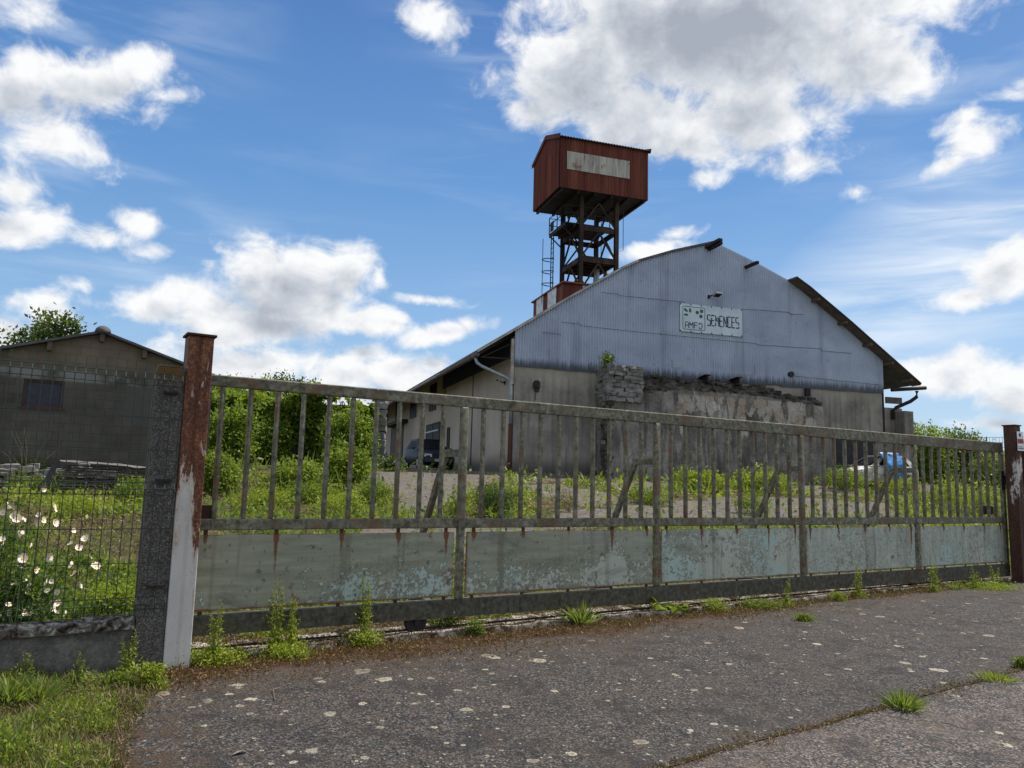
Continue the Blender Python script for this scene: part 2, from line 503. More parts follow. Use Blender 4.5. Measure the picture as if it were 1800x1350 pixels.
c = g.mix(g.m('MULTIPLY', foot, .7), c, (.03, .03, .028))
M['conc'] = finish(m, g, c, .9, bump=g.m('ADD', n3, n1), bstr=.5, bdist=.03, spec=.2)

# ruined masonry with peeling pale plaster
m, g = new_mat('ruined_plaster'); o = g.obj(); x, y, z = g.sep(o)[:]
n1 = g.noise(o, .55, 8, .62, .5); n2 = g.noise(g.map(o, (1.5, 1.5, .45)), 1.3, 6, .55, .6); n3 = g.noise(o, 9, 5, .65); n4 = g.noise(g.map(o, (3, 3, .3)), 1.1, 5, .6)
c = g.ramp(n1, [(.30, (.080, .074, .067)), (.45, (.165, .153, .138)), (.58, (.27, .25, .225)), (.72, (.38, .35, .31))])
c = g.mix(g.m('MULTIPLY', g.step(n4, .5, .66), .7), c, (.055, .052, .05))
zz = g.m('ADD', z, g.m('MULTIPLY', g.m('SUBTRACT', n2, .5), 3.4))
band = g.m('MULTIPLY', g.step(zz, 2.0, 2.25), g.step(x, 6.3, 7.1))
patch = g.m('MULTIPLY', band, g.step(g.m('ADD', n2, g.m('MULTIPLY', n3, .16)), .53, .57))
patch = g.m('MULTIPLY', patch, g.m('SUBTRACT', 1.0, g.step(z, 3.3, 3.45)))
c = g.mix(patch, c, g.mix(g.step(g.noise(o, 1.2, 3, .5), .42, .58), (.38, .355, .32), (.34, .275, .215)))
crk = g.m('SUBTRACT', 1.0, g.step(g.vor(o, 2.3, 'DISTANCE_TO_EDGE'), .0, .035))
c = g.mix(g.m('MULTIPLY', crk, .55), c, (.05, .048, .045))
wsp = g.m('MULTIPLY', g.step(g.noise(g.map(o, (3, 3, 1)), 1.4, 3, .55, .8), .70, .735), g.m('SUBTRACT', 1.0, g.step(z, 2.6, 2.8)))
c = g.mix(wsp, c, (.45, .45, .46))
M['ruin'] = finish(m, g, c, .95, bump=g.m('ADD', g.m('ADD', n3, g.m('MULTIPLY', n1, 2.0)), g.m('MULTIPLY', patch, .4)), bstr=.9, bdist=.06, spec=.15)

m, g = new_mat('grey_stone'); o = g.pos()
n = g.noise(o, 3, 8, .65); n2 = g.noise(o, 25, 4, .6)
c = g.ramp(n, [(.3, (.10, .097, .092)), (.55, (.21, .203, .192)), (.75, (.32, .308, .285))])
M['stone'] = finish(m, g, c, .95, bump=n2, bstr=.7, bdist=.02, spec=.15)
m, g = new_mat('rubble'); o = g.pos()
n = g.noise(o, 2.2, 9, .7, .6); n2 = g.noise(o, 12, 6, .7)
c = g.ramp(n, [(.3, (.022, .02, .018)), (.5, (.075, .068, .058)), (.66, (.16, .145, .12)), (.78, (.12, .065, .03))])
M['rubble'] = finish(m, g, c, .98, bump=n2, bstr=1.0, bdist=.08, spec=.1)

# pale rendered side wall
m, g = new_mat('beige_render'); o = g.obj(); x, y, z = g.sep(o)[:]
n1 = g.noise(o, .5, 6, .6); n2 = g.noise(g.map(o, (1, 6, .25)), 1, 5, .6)
c = g.ramp(n1, [(.3, (.37, .325, .275)), (.7, (.50, .45, .39))])
c = g.mix(g.m('MULTIPLY', g.step(n2, .5, .75), .35), c, (.27, .235, .205))
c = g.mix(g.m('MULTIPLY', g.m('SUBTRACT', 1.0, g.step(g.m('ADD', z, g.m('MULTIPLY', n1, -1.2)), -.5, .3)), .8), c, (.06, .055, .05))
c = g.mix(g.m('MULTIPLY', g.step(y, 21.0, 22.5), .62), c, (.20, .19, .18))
M['render'] = finish(m, g, c, .9, bump=n1, bstr=.15, spec=.2)

# rust
def rust_mat(name, cols, zs=.2, rough=.8, sc1=2.0):
    m, g = new_mat(name); o = g.obj()
    n1 = g.noise(g.map(o, (1, 1, zs)), sc1, 8, .65, .3); n2 = g.noise(o, 22, 4, .6)
    c = g.ramp(g.m('ADD', g.m('MULTIPLY', n1, .8), g.m('MULTIPLY', n2, .2)), [(.3, cols[0]), (.5, cols[1]), (.68, cols[2])])
    return finish(m, g, c, rough, .1, bump=n2, bstr=.25, bdist=.005, spec=.25)
M['rustred'] = rust_mat('red_corrugated', [(.042, .016, .013), (.128, .035, .024), (.23, .088, .05)], .06)
M['ruststeel'] = rust_mat('rusted_steel', [(.014, .011, .010), (.036, .024, .019), (.10, .054, .034)], .3)
M['darksteel'] = rust_mat('dark_steel', [(.012, .011, .012), (.025, .021, .020), (.06, .035, .026)], .5)
M['rustsheet'] = rust_mat('rusty_sheet', [(.10, .035, .018), (.20, .075, .035), (.30, .13, .07)], .3)
M['brownpost'] = rust_mat('brown_rust', [(.034, .015, .011), (.072, .031, .020), (.125, .056, .034)], .3)
M['roof'] = plain('fibre_cement_roof', (.085, .085, .095), .8, var=.3, scale=2)
M['soffit'] = plain('brown_soffit', (.12, .095, .075), .9, var=.25, scale=3)
M['navy'] = plain('navy_boards', (.020, .028, .065), .7, var=.3, scale=4)
M['zinc'] = plain('zinc', (.30, .34, .38), .45, .5, var=.2, scale=5)
M['whitesheet'] = plain('white_sheet', (.55, .57, .60), .6, .1, var=.2, scale=3)
M['window'] = plain('dark_glass', (.010, .012, .016), .5, var=.3, spec=.08)
M['bluepane'] = plain('blue_dark_pane', (.012, .014, .030), .35, var=.5, scale=9)
M['brownwood'] = plain('brown_door', (.055, .032, .022), .75, var=.3, scale=5)
M['blackwood'] = plain('black_boards', (.020, .020, .024), .7, var=.4, scale=8)
M['gutter'] = plain('brown_gutter', (.10, .08, .07), .7, var=.4, scale=3)
M['trim'] = plain('pale_trim', (.36, .33, .30), .7, var=.3, scale=3)
m, g = new_mat('pale_corrugated_panel'); o = g.obj()
n1 = g.noise(g.map(o, (6, 6, .5)), 1.2, 6, .65); n2 = g.noise(o, 1.5, 6, .6)
c = g.ramp(n1, [(.3, (.15, .13, .11)), (.45, (.38, .36, .31)), (.7, (.55, .54, .48))])
c = g.mix(g.m('MULTIPLY', g.step(n2, .6, .72), .8), c, (.22, .09, .03))
M['palepanel'] = finish(m, g, c, .7)

# gate paint: grey-green with rust and lichen
m, g = new_mat('gate_paint'); o = g.pos()
n1 = g.noise(o, 3.0, 8, .62, .4); n2 = g.noise(o, 17, 6, .65, .3); n3 = g.noise(g.map(o, (1, 1, .25)), 5, 5, .6)
c = g.ramp(n2, [(.34, (.058, .056, .037)), (.5, (.138, .134, .092)), (.64, (.26, .255, .185))])
c = g.mix(g.m('MULTIPLY', g.step(g.m('ADD', g.m('MULTIPLY', n1, .6), g.m('MULTIPLY', n2, .55)), .60, .68), .85), c, g.mix(g.step(n2, .4, .6), (.06, .028, .017), (.15, .07, .036)))
c = g.mix(g.step(n3, .60, .72), c, (.085, .058, .038))
c = g.mix(g.step(g.noise(o, 40, 3, .5), .66, .72), c, (.24, .30, .25))
c = g.mix(g.step(g.m('ADD', n2, g.m('MULTIPLY', n3, .5)), .92, 1.02), c, (.30, .25, .18))
M['gate'] = finish(m, g, c, .65, bump=n2, bstr=.35, bdist=.004, spec=.3)
m, g = new_mat('gate_channel'); o = g.pos()
n1 = g.noise(o, 2.2, 8, .62, .4); n2 = g.noise(o, 19, 6, .65, .3)
c = g.ramp(n2, [(.32, (.028, .027, .019)), (.5, (.065, .062, .044)), (.68, (.115, .112, .08))])
c = g.mix(g.step(n1, .58, .70), c, (.085, .034, .018))
M['channel'] = finish(m, g, c, .7, bump=n2, bstr=.3, bdist=.004, spec=.3)
m, g = new_mat('gate_panel_paint'); o = g.obj(); x, y, z = g.sep(o)[:]
rust = g.attr('rust'); peel = g.attr('peel')
n1 = g.m('ADD', g.m('MULTIPLY', g.noise(o, 3.2, 4, .6, .4), .40), g.m('MULTIPLY', g.noise(o, 17, 9, .66, .6), .60)); n2 = g.noise(o, 34, 5, .65); n3 = g.noise(g.map(o, (.5, 1, 5)), 3, 5, .6); n4 = g.noise(g.map(o, (2.2, 1, .45)), 3, 6, .6, .3)
rgt = g.step(g.m('ADD', x, g.m('MULTIPLY', n4, 1.6)), 4.5, 9.0)
c = g.mix(rgt, g.ramp(n3, [(.3, (.19, .20, .142)), (.55, (.27, .283, .21)), (.75, (.325, .342, .265))]),
          g.ramp(n4, [(.3, (.25, .258, .20)), (.5, (.365, .40, .335)), (.7, (.45, .50, .43))]))
pv = g.m('ADD', g.m('ADD', g.m('MULTIPLY', n1, 1.0), g.m('MULTIPLY', g.m('SUBTRACT', n2, .5), .38)), g.m('MULTIPLY', peel, .19))
pm = g.step(pv, .615, .66); ring = g.m('MULTIPLY', g.step(pv, .585, .62), g.m('SUBTRACT', 1.0, pm))
pcol = g.mix(g.step(g.noise(o, 1.6, 2, .5), .48, .62), g.mix(n2, (.34, .37, .305), (.47, .50, .42)), (.36, .46, .41))
c = g.mix(pm, c, pcol)
c = g.mix(g.m('MULTIPLY', ring, .5), c, (.035, .03, .022))
c = g.mix(g.m('MULTIPLY', g.step(g.noise(o, 11, 7, .72), .57, .66), .75), c, (.055, .046, .03))
c = g.mix(g.m('MULTIPLY', g.step(g.noise(g.map(o, (.35, 1, 1)), 3.1, 6, .65, .6), .56, .72), .55), c, (.075, .085, .072))
sp = g.step(g.m('ADD', g.noise(o, 2.1, 7, .68, .3), g.m('MULTIPLY', n2, .12)), .70, .76)
c = g.mix(g.m('MULTIPLY', sp, .85), c, (.12, .05, .025))
gr = g.step(g.noise(g.map(o, (4, 1, .22)), 1.5, 6, .65, .3), .52, .68)
c = g.mix(g.m('MULTIPLY', gr, .45), c, (.085, .068, .045))
rm = g.step(g.m('ADD', rust, g.m('MULTIPLY', g.m('SUBTRACT', n1, .5), .9)), .34, .62)
c = g.mix(rm, c, g.mix(n2, (.07, .026, .015), (.22, .085, .036)))
M['panel'] = finish(m, g, c, .6, bump=g.m('ADD', pm, n2), bstr=.35, bdist=.004, spec=.3)

# white steel post rusting from the top
m, g = new_mat('white_rusting_post'); o = g.obj(); x, y, z = g.sep(o)[:]
n1 = g.noise(g.map(o, (1, 1, .22)), 9, 9, .68, .3); n2 = g.noise(o, 45, 5, .6); n3 = g.noise(g.map(o, (1, 1, .5)), 2.5, 4, .6)
edge = g.m('MULTIPLY', g.step(x, -.01, .10), .36)
hh = g.m('ADD', g.m('MULTIPLY', g.step(z, .45, 2.3), .50), g.m('MULTIPLY', edge, g.step(z, .1, 1.2)))
rv = g.m('ADD', g.m('ADD', g.m('MULTIPLY', n1, 3.0), g.m('MULTIPLY', n2, .35)), g.m('MULTIPLY', hh, 2.0))
rm = g.m('SUBTRACT', g.step(rv, 2.16, 2.26), g.m('MULTIPLY', g.step(g.noise(g.map(o, (1, 1, .3)), 11, 7, .72, .5), .58, .62), .85), clamp=True)
rc = g.ramp(g.m('ADD', g.m('MULTIPLY', n1, .55), g.m('MULTIPLY', n2, .45)), [(.36, (.040, .016, .012)), (.47, (.088, .030, .018)), (.55, (.16, .062, .028)), (.63, (.33, .15, .065)), (.7, (.45, .30, .18))])
wc = g.mix(g.step(n3, .35, .7), (.50, .48, .45), (.62, .60, .56))
wc = g.mix(g.m('MULTIPLY', g.step(n2, .62, .7), .6), wc, (.20, .17, .15))
halo = g.step(rv, 1.85, 2.2)
wc = g.mix(g.m('MULTIPLY', halo, .45), wc, (.40, .24, .13))
M['post'] = finish(m, g, g.mix(rm, wc, rc), .65, bump=rm, bstr=.4, bdist=.003, spec=.3)
m, g = new_mat('brown_rusting_post'); o = g.obj(); x, y, z = g.sep(o)[:]
n1 = g.noise(g.map(o, (1, 1, .3)), 4, 9, .68, .4); n2 = g.noise(o, 30, 5, .6)
rc = g.ramp(g.m('ADD', g.m('MULTIPLY', n2, .5), g.m('MULTIPLY', n1, .5)), [(.34, (.030, .015, .011)), (.5, (.068, .032, .021)), (.66, (.13, .062, .036))])
wm = g.step(g.m('ADD', n1, g.m('MULTIPLY', g.m('SUBTRACT', 1.0, g.step(g.m('ABSOLUTE', g.m('SUBTRACT', z, 1.75)), .3, .7)), .14)), .665, .70)
M['post2'] = finish(m, g, g.mix(wm, rc, (.50, .47, .43)), .7, bump=n2, bstr=.3, bdist=.003, spec=.3)

# concrete with exposed aggregate
m, g = new_mat('aggregate_concrete'); o = g.obj()
v = g.vor(o, 125, 'F1', 'Color'); r_ = g.sep(v)[0]; n1 = g.noise(o, 4, 7, .65)
c = g.ramp(r_, [(0, (.052, .047, .043)), (.55, (.105, .098, .088)), (.88, (.155, .146, .132)), (1.0, (.24, .23, .21))])
c = g.mix(g.m('MULTIPLY', g.step(n1, .55, .75), .5), c, (.035, .035, .03))
li = g.step(g.noise(o, 6, 5, .6, .5), .67, .70)
c = g.mix(g.m('MULTIPLY', li, .7), c, (.30, .30, .27))
top = g.m('MULTIPLY', g.step(g.sep(o)[2], 2.12, 2.32), g.step(g.noise(o, 12, 4, .6), .42, .55))
c = g.mix(top, c, (.14, .075, .02))
M['aggr'] = finish(m, g, c, .95, bump=g.vor(o, 95), bstr=.6, bdist=.008, spec=.15)
m, g = new_mat('plinth_concrete'); o = g.obj(); x, y, z = g.sep(o)[:]
n1 = g.noise(o, 5, 8, .65, .3); n2 = g.noise(o, 60, 4, .6)
c = g.ramp(g.m('ADD', g.m('MULTIPLY', n1, .6), g.m('MULTIPLY', g.noise(o, 24, 5, .7), .4)), [(.36, (.050, .047, .043)), (.5, (.125, .119, .108)), (.64, (.21, .20, .18))])
c = g.mix(g.m('MULTIPLY', g.step(n2, .52, .7), .55), c, (.05, .05, .048))
lz = g.step(g.m('ADD', z, g.m('MULTIPLY', n1, .06)), .315, .355)
blot = g.noise(o, 15, 6, .6, .6)
lc = g.ramp(blot, [(.36, (.010, .008, .007)), (.44, (.06, .04, .028)), (.5, (.11, .10, .085)), (.56, (.16, .15, .13)), (.62, (.36, .36, .33)), (.74, (.20, .08, .03))])
c = g.mix(lz, c, lc)
c = g.mix(g.m('MULTIPLY', g.step(g.noise(o, 3.3, 4, .6), .70, .73), .9), c, (.20, .075, .02))
M['plinth'] = finish(m, g, c, .95, bump=g.m('ADD', n2, n1), bstr=.5, bdist=.01, spec=.15)
M['wire'] = plain('green_wire', (.016, .036, .028), .5, .1, var=.4, scale=30)

# hollow block wall of the small house
m, g = new_mat('block_wall'); o = g.obj(); x, y, z = g.sep(o)[:]
br = g.n('ShaderNodeTexBrick', {'Vector': g.comb(x, z, 0.0), 'Color1': (.56, .56, .56, 1), 'Color2': (.66, .66, .66, 1), 'Mortar': (.42, .42, .42, 1), 'Scale': 1.0, 'Mortar Size': .007, 'Mortar Smooth': .4, 'Brick Width': .41, 'Row Height': .205, 'Bias': 0.0}, offset=.5)
n1 = g.noise(o, 1.3, 7, .65); n2 = g.noise(o, 18, 5, .6)
c = g.mix(g.step(z, -1.15, -.75), g.ramp(n1, [(.3, (.062, .057, .048)), (.7, (.115, .107, .09))]), g.ramp(n1, [(.3, (.125, .104, .078)), (.7, (.19, .157, .116))]))
c = g.mix(1.0, c, br.outputs[0], 'MULTIPLY')
c = g.mix(.6, c, g.mix(1.0, c, (1.9, 1.9, 1.9), 'MULTIPLY'))
ringb = g.m('MULTIPLY', g.step(z, -1.30, -1.22), g.m('SUBTRACT', 1.0, g.step(z, -1.06, -.98)))
c = g.mix(g.m('MULTIPLY', ringb, g.step(n1, .42, .6)), c, (.20, .20, .19))
pt = g.m('MULTIPLY', g.step(x, .55, .62), g.m('MULTIPLY', g.m('SUBTRACT', 1.0, g.step(z, -1.30, -1.24)), g.step(z, -2.3, -2.1)))
c = g.mix(g.m('MULTIPLY', pt, .5), c, (.085, .083, .08))
M['blocks'] = finish(m, g, c, .95, bump=g.m('ADD', br.outputs[1], g.m('MULTIPLY', n2, -.4)), bstr=-.6, bdist=.02, spec=.15)

# asphalt of the driveway (own axes: x along the gate, y away from the street)
def asphalt(name, base, lich, mossy):
    m, g = new_mat(name); o = g.obj(); x, y, z = g.sep(o)[:]
    v = g.sep(g.vor(o, 85, 'F1', 'Color'))[0]
    v2 = g.sep(g.vor(o, 60, 'F1', 'Color'))[1]
    n1 = g.noise(o, .8, 8, .62); n2 = g.noise(o, 7, 6, .65)
    c = g.ramp(v, [(0, [b * .22 for b in base]), (.45, [b * .75 for b in base]), (.8, [b * 1.5 for b in base]), (.97, [b * 3.6 for b in base])])
    c = g.mix(g.step(v2, .84, .95), c, (base[0] * 2.9, base[1] * 2.45, base[2] * 2.1))
    c = g.mix(g.m('MULTIPLY', g.step(n1, .4, .7), .5), c, (base[0] * 1.5, base[1] * 1.3, base[2] * 1.15))
    c = g.mix(g.m('MULTIPLY', g.step(g.noise(o, 2.6, 5, .7, .4), .50, .62), .6), c, (base[0] * .45, base[1] * .45, base[2] * .5))
    c = g.mix(g.m('MULTIPLY', g.step(n2, .50, .68), .6), c, (base[0] * 1.8, base[1] * 1.35, base[2] * 1.05))
    cl = g.m('ADD', .35, g.m('MULTIPLY', g.step(g.m('ADD', g.noise(o, .9, 4, .55), g.m('MULTIPLY', g.m('ADD', x, g.m('MULTIPLY', y, -1.1)), -.016)), .34, .58), .65))
    n3 = g.noise(o, 30, 5, .7)
    for (s_, thr, rad, off) in ((3.3, .50, .34, 0), (6.5, .40, .32, 3.3), (13, .34, .32, 7.7), (27, .30, .34, 1.9)):
        ov = g.vm('ADD', o, (off, off * 1.7, 0))
        ov = g.vm('ADD', ov, g.vm('MULTIPLY', g.noise(o, 8, 3, .5, col=True), (.11 / s_ * 3, .11 / s_ * 3, 0)))
        d = g.vor(ov, s_); cc = g.sep(g.vor(ov, s_, 'F1', 'Color'))
        pres = g.m('LESS_THAN', cc[0], g.m('MULTIPLY', cl, thr * lich))
        rr = g.m('MULTIPLY', g.m('ADD', g.m('MULTIPLY', cc[1], .75), .25), rad * .72)
        rel = g.m('DIVIDE', d, rr)
        relx = g.m('ADD', rel, g.m('MULTIPLY', g.m('SUBTRACT', n3, .5), 1.05))
        disc = g.m('MULTIPLY', pres, g.m('SUBTRACT', 1.0, g.step(relx, .78, 1.02)))
        rim = g.step(rel, .35, .8)
        fade = g.m('ADD', .6, g.m('MULTIPLY', cc[2], .5))
        lcol = g.mix(g.m('MULTIPLY', rim, .8), (.20, .18, .13), (.37, .345, .27))
        lcol = g.mix(g.m('MULTIPLY', g.step(n3, .5, .68), .55), lcol, (.12, .10, .075))
        c = g.mix(g.m('MULTIPLY', disc, fade), c, lcol)
    ov = g.vm('ADD', o, g.vm('MULTIPLY', g.noise(o, 1.7, 6, .65, col=True), (.55, .55, 0)))
    ck = g.m('MULTIPLY', g.m('SUBTRACT', 1.0, g.step(g.vor(ov, .55, 'DISTANCE_TO_EDGE'), .0015, .0065)), g.step(g.noise(o, .7, 3, .5), .47, .55))
    c = g.mix(g.m('MULTIPLY', ck, .8), c, (.018, .015, .011))
    if mossy:
        ed = g.m('ADD', y, g.m('MULTIPLY', g.m('SUBTRACT', g.noise(o, 1.6, 6, .65, .4), .5), 1.2))
        wid = g.m('ADD', g.m('MULTIPLY', g.step(x, 4.0, 8.0), .35), -.42)
        mm = g.step(ed, wid, g.m('ADD', wid, .26))
        mm2 = g.step(g.m('ADD', ed, g.m('MULTIPLY', g.m('SUBTRACT', n2, .5), 2.0)), g.m('ADD', wid, -1.0), g.m('ADD', wid, .5))
        c = g.mix(g.m('MULTIPLY', mm2, .55), c, (.060, .040, .028))
        c = g.mix(mm, c, g.ramp(g.noise(o, 45, 4, .7), [(.3, (.020, .010, .007)), (.55, (.052, .026, .014)), (.75, (.11, .06, .032))]))
        lf = g.m('SUBTRACT', 1.0, g.step(g.m('ADD', x, g.m('MULTIPLY', n1, .8)), -.1, .5))
        c = g.mix(g.m('MULTIPLY', lf, g.step(n2, .4, .6)), c, (.050, .034, .022))
    return finish(m, g, c, .92, bump=g.m('ADD', g.vor(o, 85), g.m('MULTIPLY', n2, .3)), bstr=1.0, bdist=.010, spec=.25)
M['asphalt'] = asphalt('asphalt', (.036, .0345, .034), 1.75, True)
M['road'] = asphalt('older_asphalt', (.060, .056, .054), .9, False)
m, g = new_mat('sill_concrete'); o = g.obj()
n1 = g.noise(o, 5, 8, .7, .5); n2 = g.noise(o, 40, 5, .65)
c = g.ramp(n1, [(.38, (.030, .019, .012)), (.47, (.085, .066, .048)), (.54, (.29, .265, .235)), (.72, (.44, .41, .37))])
c = g.mix(g.step(n2, .58, .7), c, (.10, .085, .065))
M['sill'] = finish(m, g, c, .95, bump=g.m('ADD', n1, n2), bstr=.7, bdist=.02, spec=.15)

# yard earth, with the bare gravel and slab areas held in a vertex attribute
m, g = new_mat('yard_earth'); o = g.pos()
n1 = g.noise(o, .45, 8, .65, .4); n2 = g.noise(o, 5, 7, .68); n3 = g.noise(o, 42, 4, .65)
soil = g.ramp(n2, [(.3, (.030, .022, .014)), (.5, (.075, .055, .034)), (.68, (.14, .105, .06))])
soil = g.mix(g.step(n1, .45, .62), soil, g.ramp(n2, [(.3, (.03, .045, .012)), (.7, (.08, .10, .03))]))
grav = g.ramp(g.m('ADD', g.m('MULTIPLY', n3, .5), g.m('MULTIPLY', n2, .5)), [(.33, (.045, .038, .033)), (.5, (.112, .100, .090)), (.68, (.21, .19, .178))])
grav = g.mix(g.m('MULTIPLY', g.step(n1, .55, .68), .6), grav, (.16, .10, .07))
bm_ = g.step(g.m('ADD', g.attr('bare'), g.m('MULTIPLY', g.m('SUBTRACT', n2, .5), .5)), .4, .6)
c = g.mix(bm_, soil, grav)
c = g.mix(g.step(g.attr('meadow'), .3, .7), c, g.mix(n2, (.07, .10, .03), (.13, .16, .05)))
M['earth'] = finish(m, g, c, .97, bump=g.m('ADD', n2, g.m('MULTIPLY', n3, .4)), bstr=.9, bdist=.06, spec=.1)

M['signwhite'] = plain('sign_white', (.50, .60, .66), .5, var=.10, scale=2)
M['signgreen'] = plain('sign_green', (.045, .11, .075), .6, var=.3)
M['signnavy'] = plain('sign_lettering', (.025, .035, .075), .6, var=.4, scale=10)
M['black'] = plain('black', (.012, .012, .013), .6)
M['tyre'] = plain('tyre', (.016, .016, .017), .85)
M['rim'] = plain('rim', (.30, .31, .33), .4, .6)
M['carnavy'] = plain('navy_car_paint', (.012, .015, .030), .42, 0.0, var=.15, coat=.0, spec=.25)
M['bumper'] = plain('grey_plastic', (.03, .03, .033), .6)
M['lamp'] = plain('headlamp', (.55, .56, .58), .15)
M['plate'] = plain('plate', (.35, .36, .40), .5, var=.3, scale=30)
M['carwhite'] = plain('dirty_white_paint', (.42, .41, .38), .6, var=.5, scale=4)
M['tarp'] = plain('blue_tarp', (.04, .18, .42), .35, var=.7, scale=7)
M['barrel'] = plain('blue_plastic', (.012, .03, .13), .45)
M['ltgrey'] = plain('light_grey_plastic', (.45, .45, .45), .5)
M['red'] = plain('sign_red', (.35, .03, .035), .5)
M['white'] = plain('white_enamel', (.70, .71, .72), .4, var=.08)
M['brass'] = plain('padlock_metal', (.30, .27, .22), .35, .8)
M['planks'] = plain('weathered_plank', (.12, .108, .09), .9, var=.6, scale=9)
M['sheetmetal'] = plain('grey_sheet', (.12, .11, .11), .7, var=.5, scale=4)
# ------------------------------------------------------------------ the ground
def in_poly(x, y, poly):
    r = np.zeros(len(x), bool); n = len(poly)
    for i in range(n):
        (x0, y0), (x1, y1) = poly[i], poly[(i + 1) % n]
        c = ((y0 > y) != (y1 > y)) & (x < (x1 - x0) * (y - y0) / (y1 - y0 + 1e-12) + x0)
        r ^= c
    return r
BARE = [
    [(655, 826), (905, 826), (1075, 834), (1075, 848), (950, 846), (905, 846), (845, 856), (800, 890), (760, 908), (690, 908), (700, 880), (668, 862), (645, 845)],
    [(925, 850), (1010, 856), (1095, 870), (1112, 886), (1040, 892), (1000, 886), (955, 874)],
    [(1000, 897), (1190, 888), (1400, 884), (1415, 918), (985, 930), (950, 940), (900, 935)],
    [(1405, 851), (1612, 856), (1600, 872), (1500, 868), (1410, 864)],
    [(1110, 851), (1200, 846), (1280, 852), (1200, 860)],
    [(1170, 878), (1420, 876), (1565, 886), (1565, 908), (1180, 914)],
    [(1400, 846), (1460, 846), (1620, 852), (1700, 868), (1620, 874), (1400, 868)],
    [(1060, 846), (1180, 842), (1250, 850), (1180, 862), (1080, 860)],
    [(640, 925), (900, 925), (1000, 945), (900, 980), (640, 960)],
]
def axis_pts(segs):
    r = []
    for a, b, st in segs:
        r += list(np.arange(a, b, st))
    return np.array(r + [segs[-1][1]])
xs = axis_pts([(-320, -60, 20), (-60, -18, 3), (-18, 26, .22), (26, 60, 2), (60, 320, 20)])
ys = axis_pts([(-60, -8, 8), (-8, 4, 1), (4, 44, .22), (44, 80, 2), (80, 460, 20)])
X, Y = np.meshgrid(xs, ys, indexing='ij')
Z = gz(X, Y)
dg = -(X - GATE.O[0]) * GATE.x[1] + (Y - GATE.O[1]) * GATE.x[0]
Z = np.where(dg < .2, -.006, Z - .004)
near = (X > -18) & (X < 26) & (Y > 4) & (Y < 44)
Z = Z + np.where((dg > 1.0) & near, .05 * (fbm(X * 2.2, Y * 2.2, 0, 3, 9) - .5), 0)
V = np.stack([X, Y, Z], -1).reshape(-1, 3)
n_, m_ = X.shape
ii, jj = np.meshgrid(np.arange(n_ - 1), np.arange(m_ - 1), indexing='ij')
Fq = np.stack([ii * m_ + jj, (ii + 1) * m_ + jj, (ii + 1) * m_ + jj + 1, ii * m_ + jj + 1], -1).reshape(-1, 4)
ter = fast_mesh('ground', V, Fq, M['earth'], kind='structure')
pv = project(V)
front = (V[:, 1] > 3) & (dg.ravel() > .9)
bare = np.zeros(len(V))
jx = (fbm(V[:, 0] * 1.3, V[:, 1] * 1.3, 0, 3, 21) - .5) * 60
jy = (fbm(V[:, 0] * 1.3, V[:, 1] * 1.3, 0, 3, 22) - .5) * 16
for P_ in BARE:
    bare = np.maximum(bare, (front & in_poly(pv[:, 0] + jx, pv[:, 1] + jy, P_)).astype(float))
at = ter.data.attributes.new('bare', 'FLOAT', 'POINT'); at.data.foreach_set('value', bare.astype(np.float32))
uu = (V[:, 0] - BLD.O[0]) * BLD.x[0] + (V[:, 1] - BLD.O[1]) * BLD.x[1]
mead = sstep(uu, 20, 26) * sstep(V[:, 1], 26, 34)
at = ter.data.attributes.new('meadow', 'FLOAT', 'POINT'); at.data.foreach_set('value', mead.astype(np.float32))
ter.data.polygons.foreach_set('use_smooth', [True] * len(ter.data.polygons))

def crack_y(x):
    return -3.30 + .042 * (x - 2)
def sheet(name, outline, mat, z=0.0):
    b = MB(); b.add([(x, y, z) for x, y in outline], [tuple(range(len(outline)))])
    o = b.build(name, mat, fix=False)
    o['kind'] = 'structure'
    return place(o, GATE)
J = lambda x, s, a: (float(fbm(x * s, 3.1, 0, 3, 31)) - .5) * a
ol = []
for t in np.linspace(.17, -3.4, 40):
    xl = np.interp(t, [-3.4, -1.92, -.3, .2], [-1.05, -.57, -.12, -.10])
    ol.append((xl + J(t, 2.2, .30), t))
edge = [(x, crack_y(x) + .012 + J(x, 3.0, .07)) for x in np.linspace(-1.0, 24, 160)]
ol += edge + [(24, .17)]
sheet('driveway', ol, M['asphalt'], 0.0)
edge2 = [(x, crack_y(x) - .012 + J(x, 3.0, .07) + J(x + 40, 4.0, .03)) for x in np.linspace(24, -1.3, 160)]
sheet('road', edge2 + [(-1.8, -12), (30, -12)], M['road'], 0.004)

# concrete sill under the gate
us = np.linspace(-.02, 13.35, 300); vs_ = np.array([.13, .14, .19, .25, .32, .42, .55, .68, .70])
A = np.zeros((len(us), len(vs_), 3))
for j, v in enumerate(vs_):
    A[:, j, 0] = us; A[:, j, 1] = v + (0 if j > 2 else (fbm(us * 2.5, 0, 0, 4, 41) - .5) * .14)
    A[:, j, 2] = .055 + (fbm(us * 4, v * 4, 0, 4, 42) - .5) * .05
A[:, 0, 2] = -.04; A[:, -1, 2] = -.04
A[:, 3:, 2] -= .02
b = MB(); b.grid(A)
o = b.build('gate_sill', M['sill'], smooth=False); o['kind'] = 'structure'; place(o, GATE)

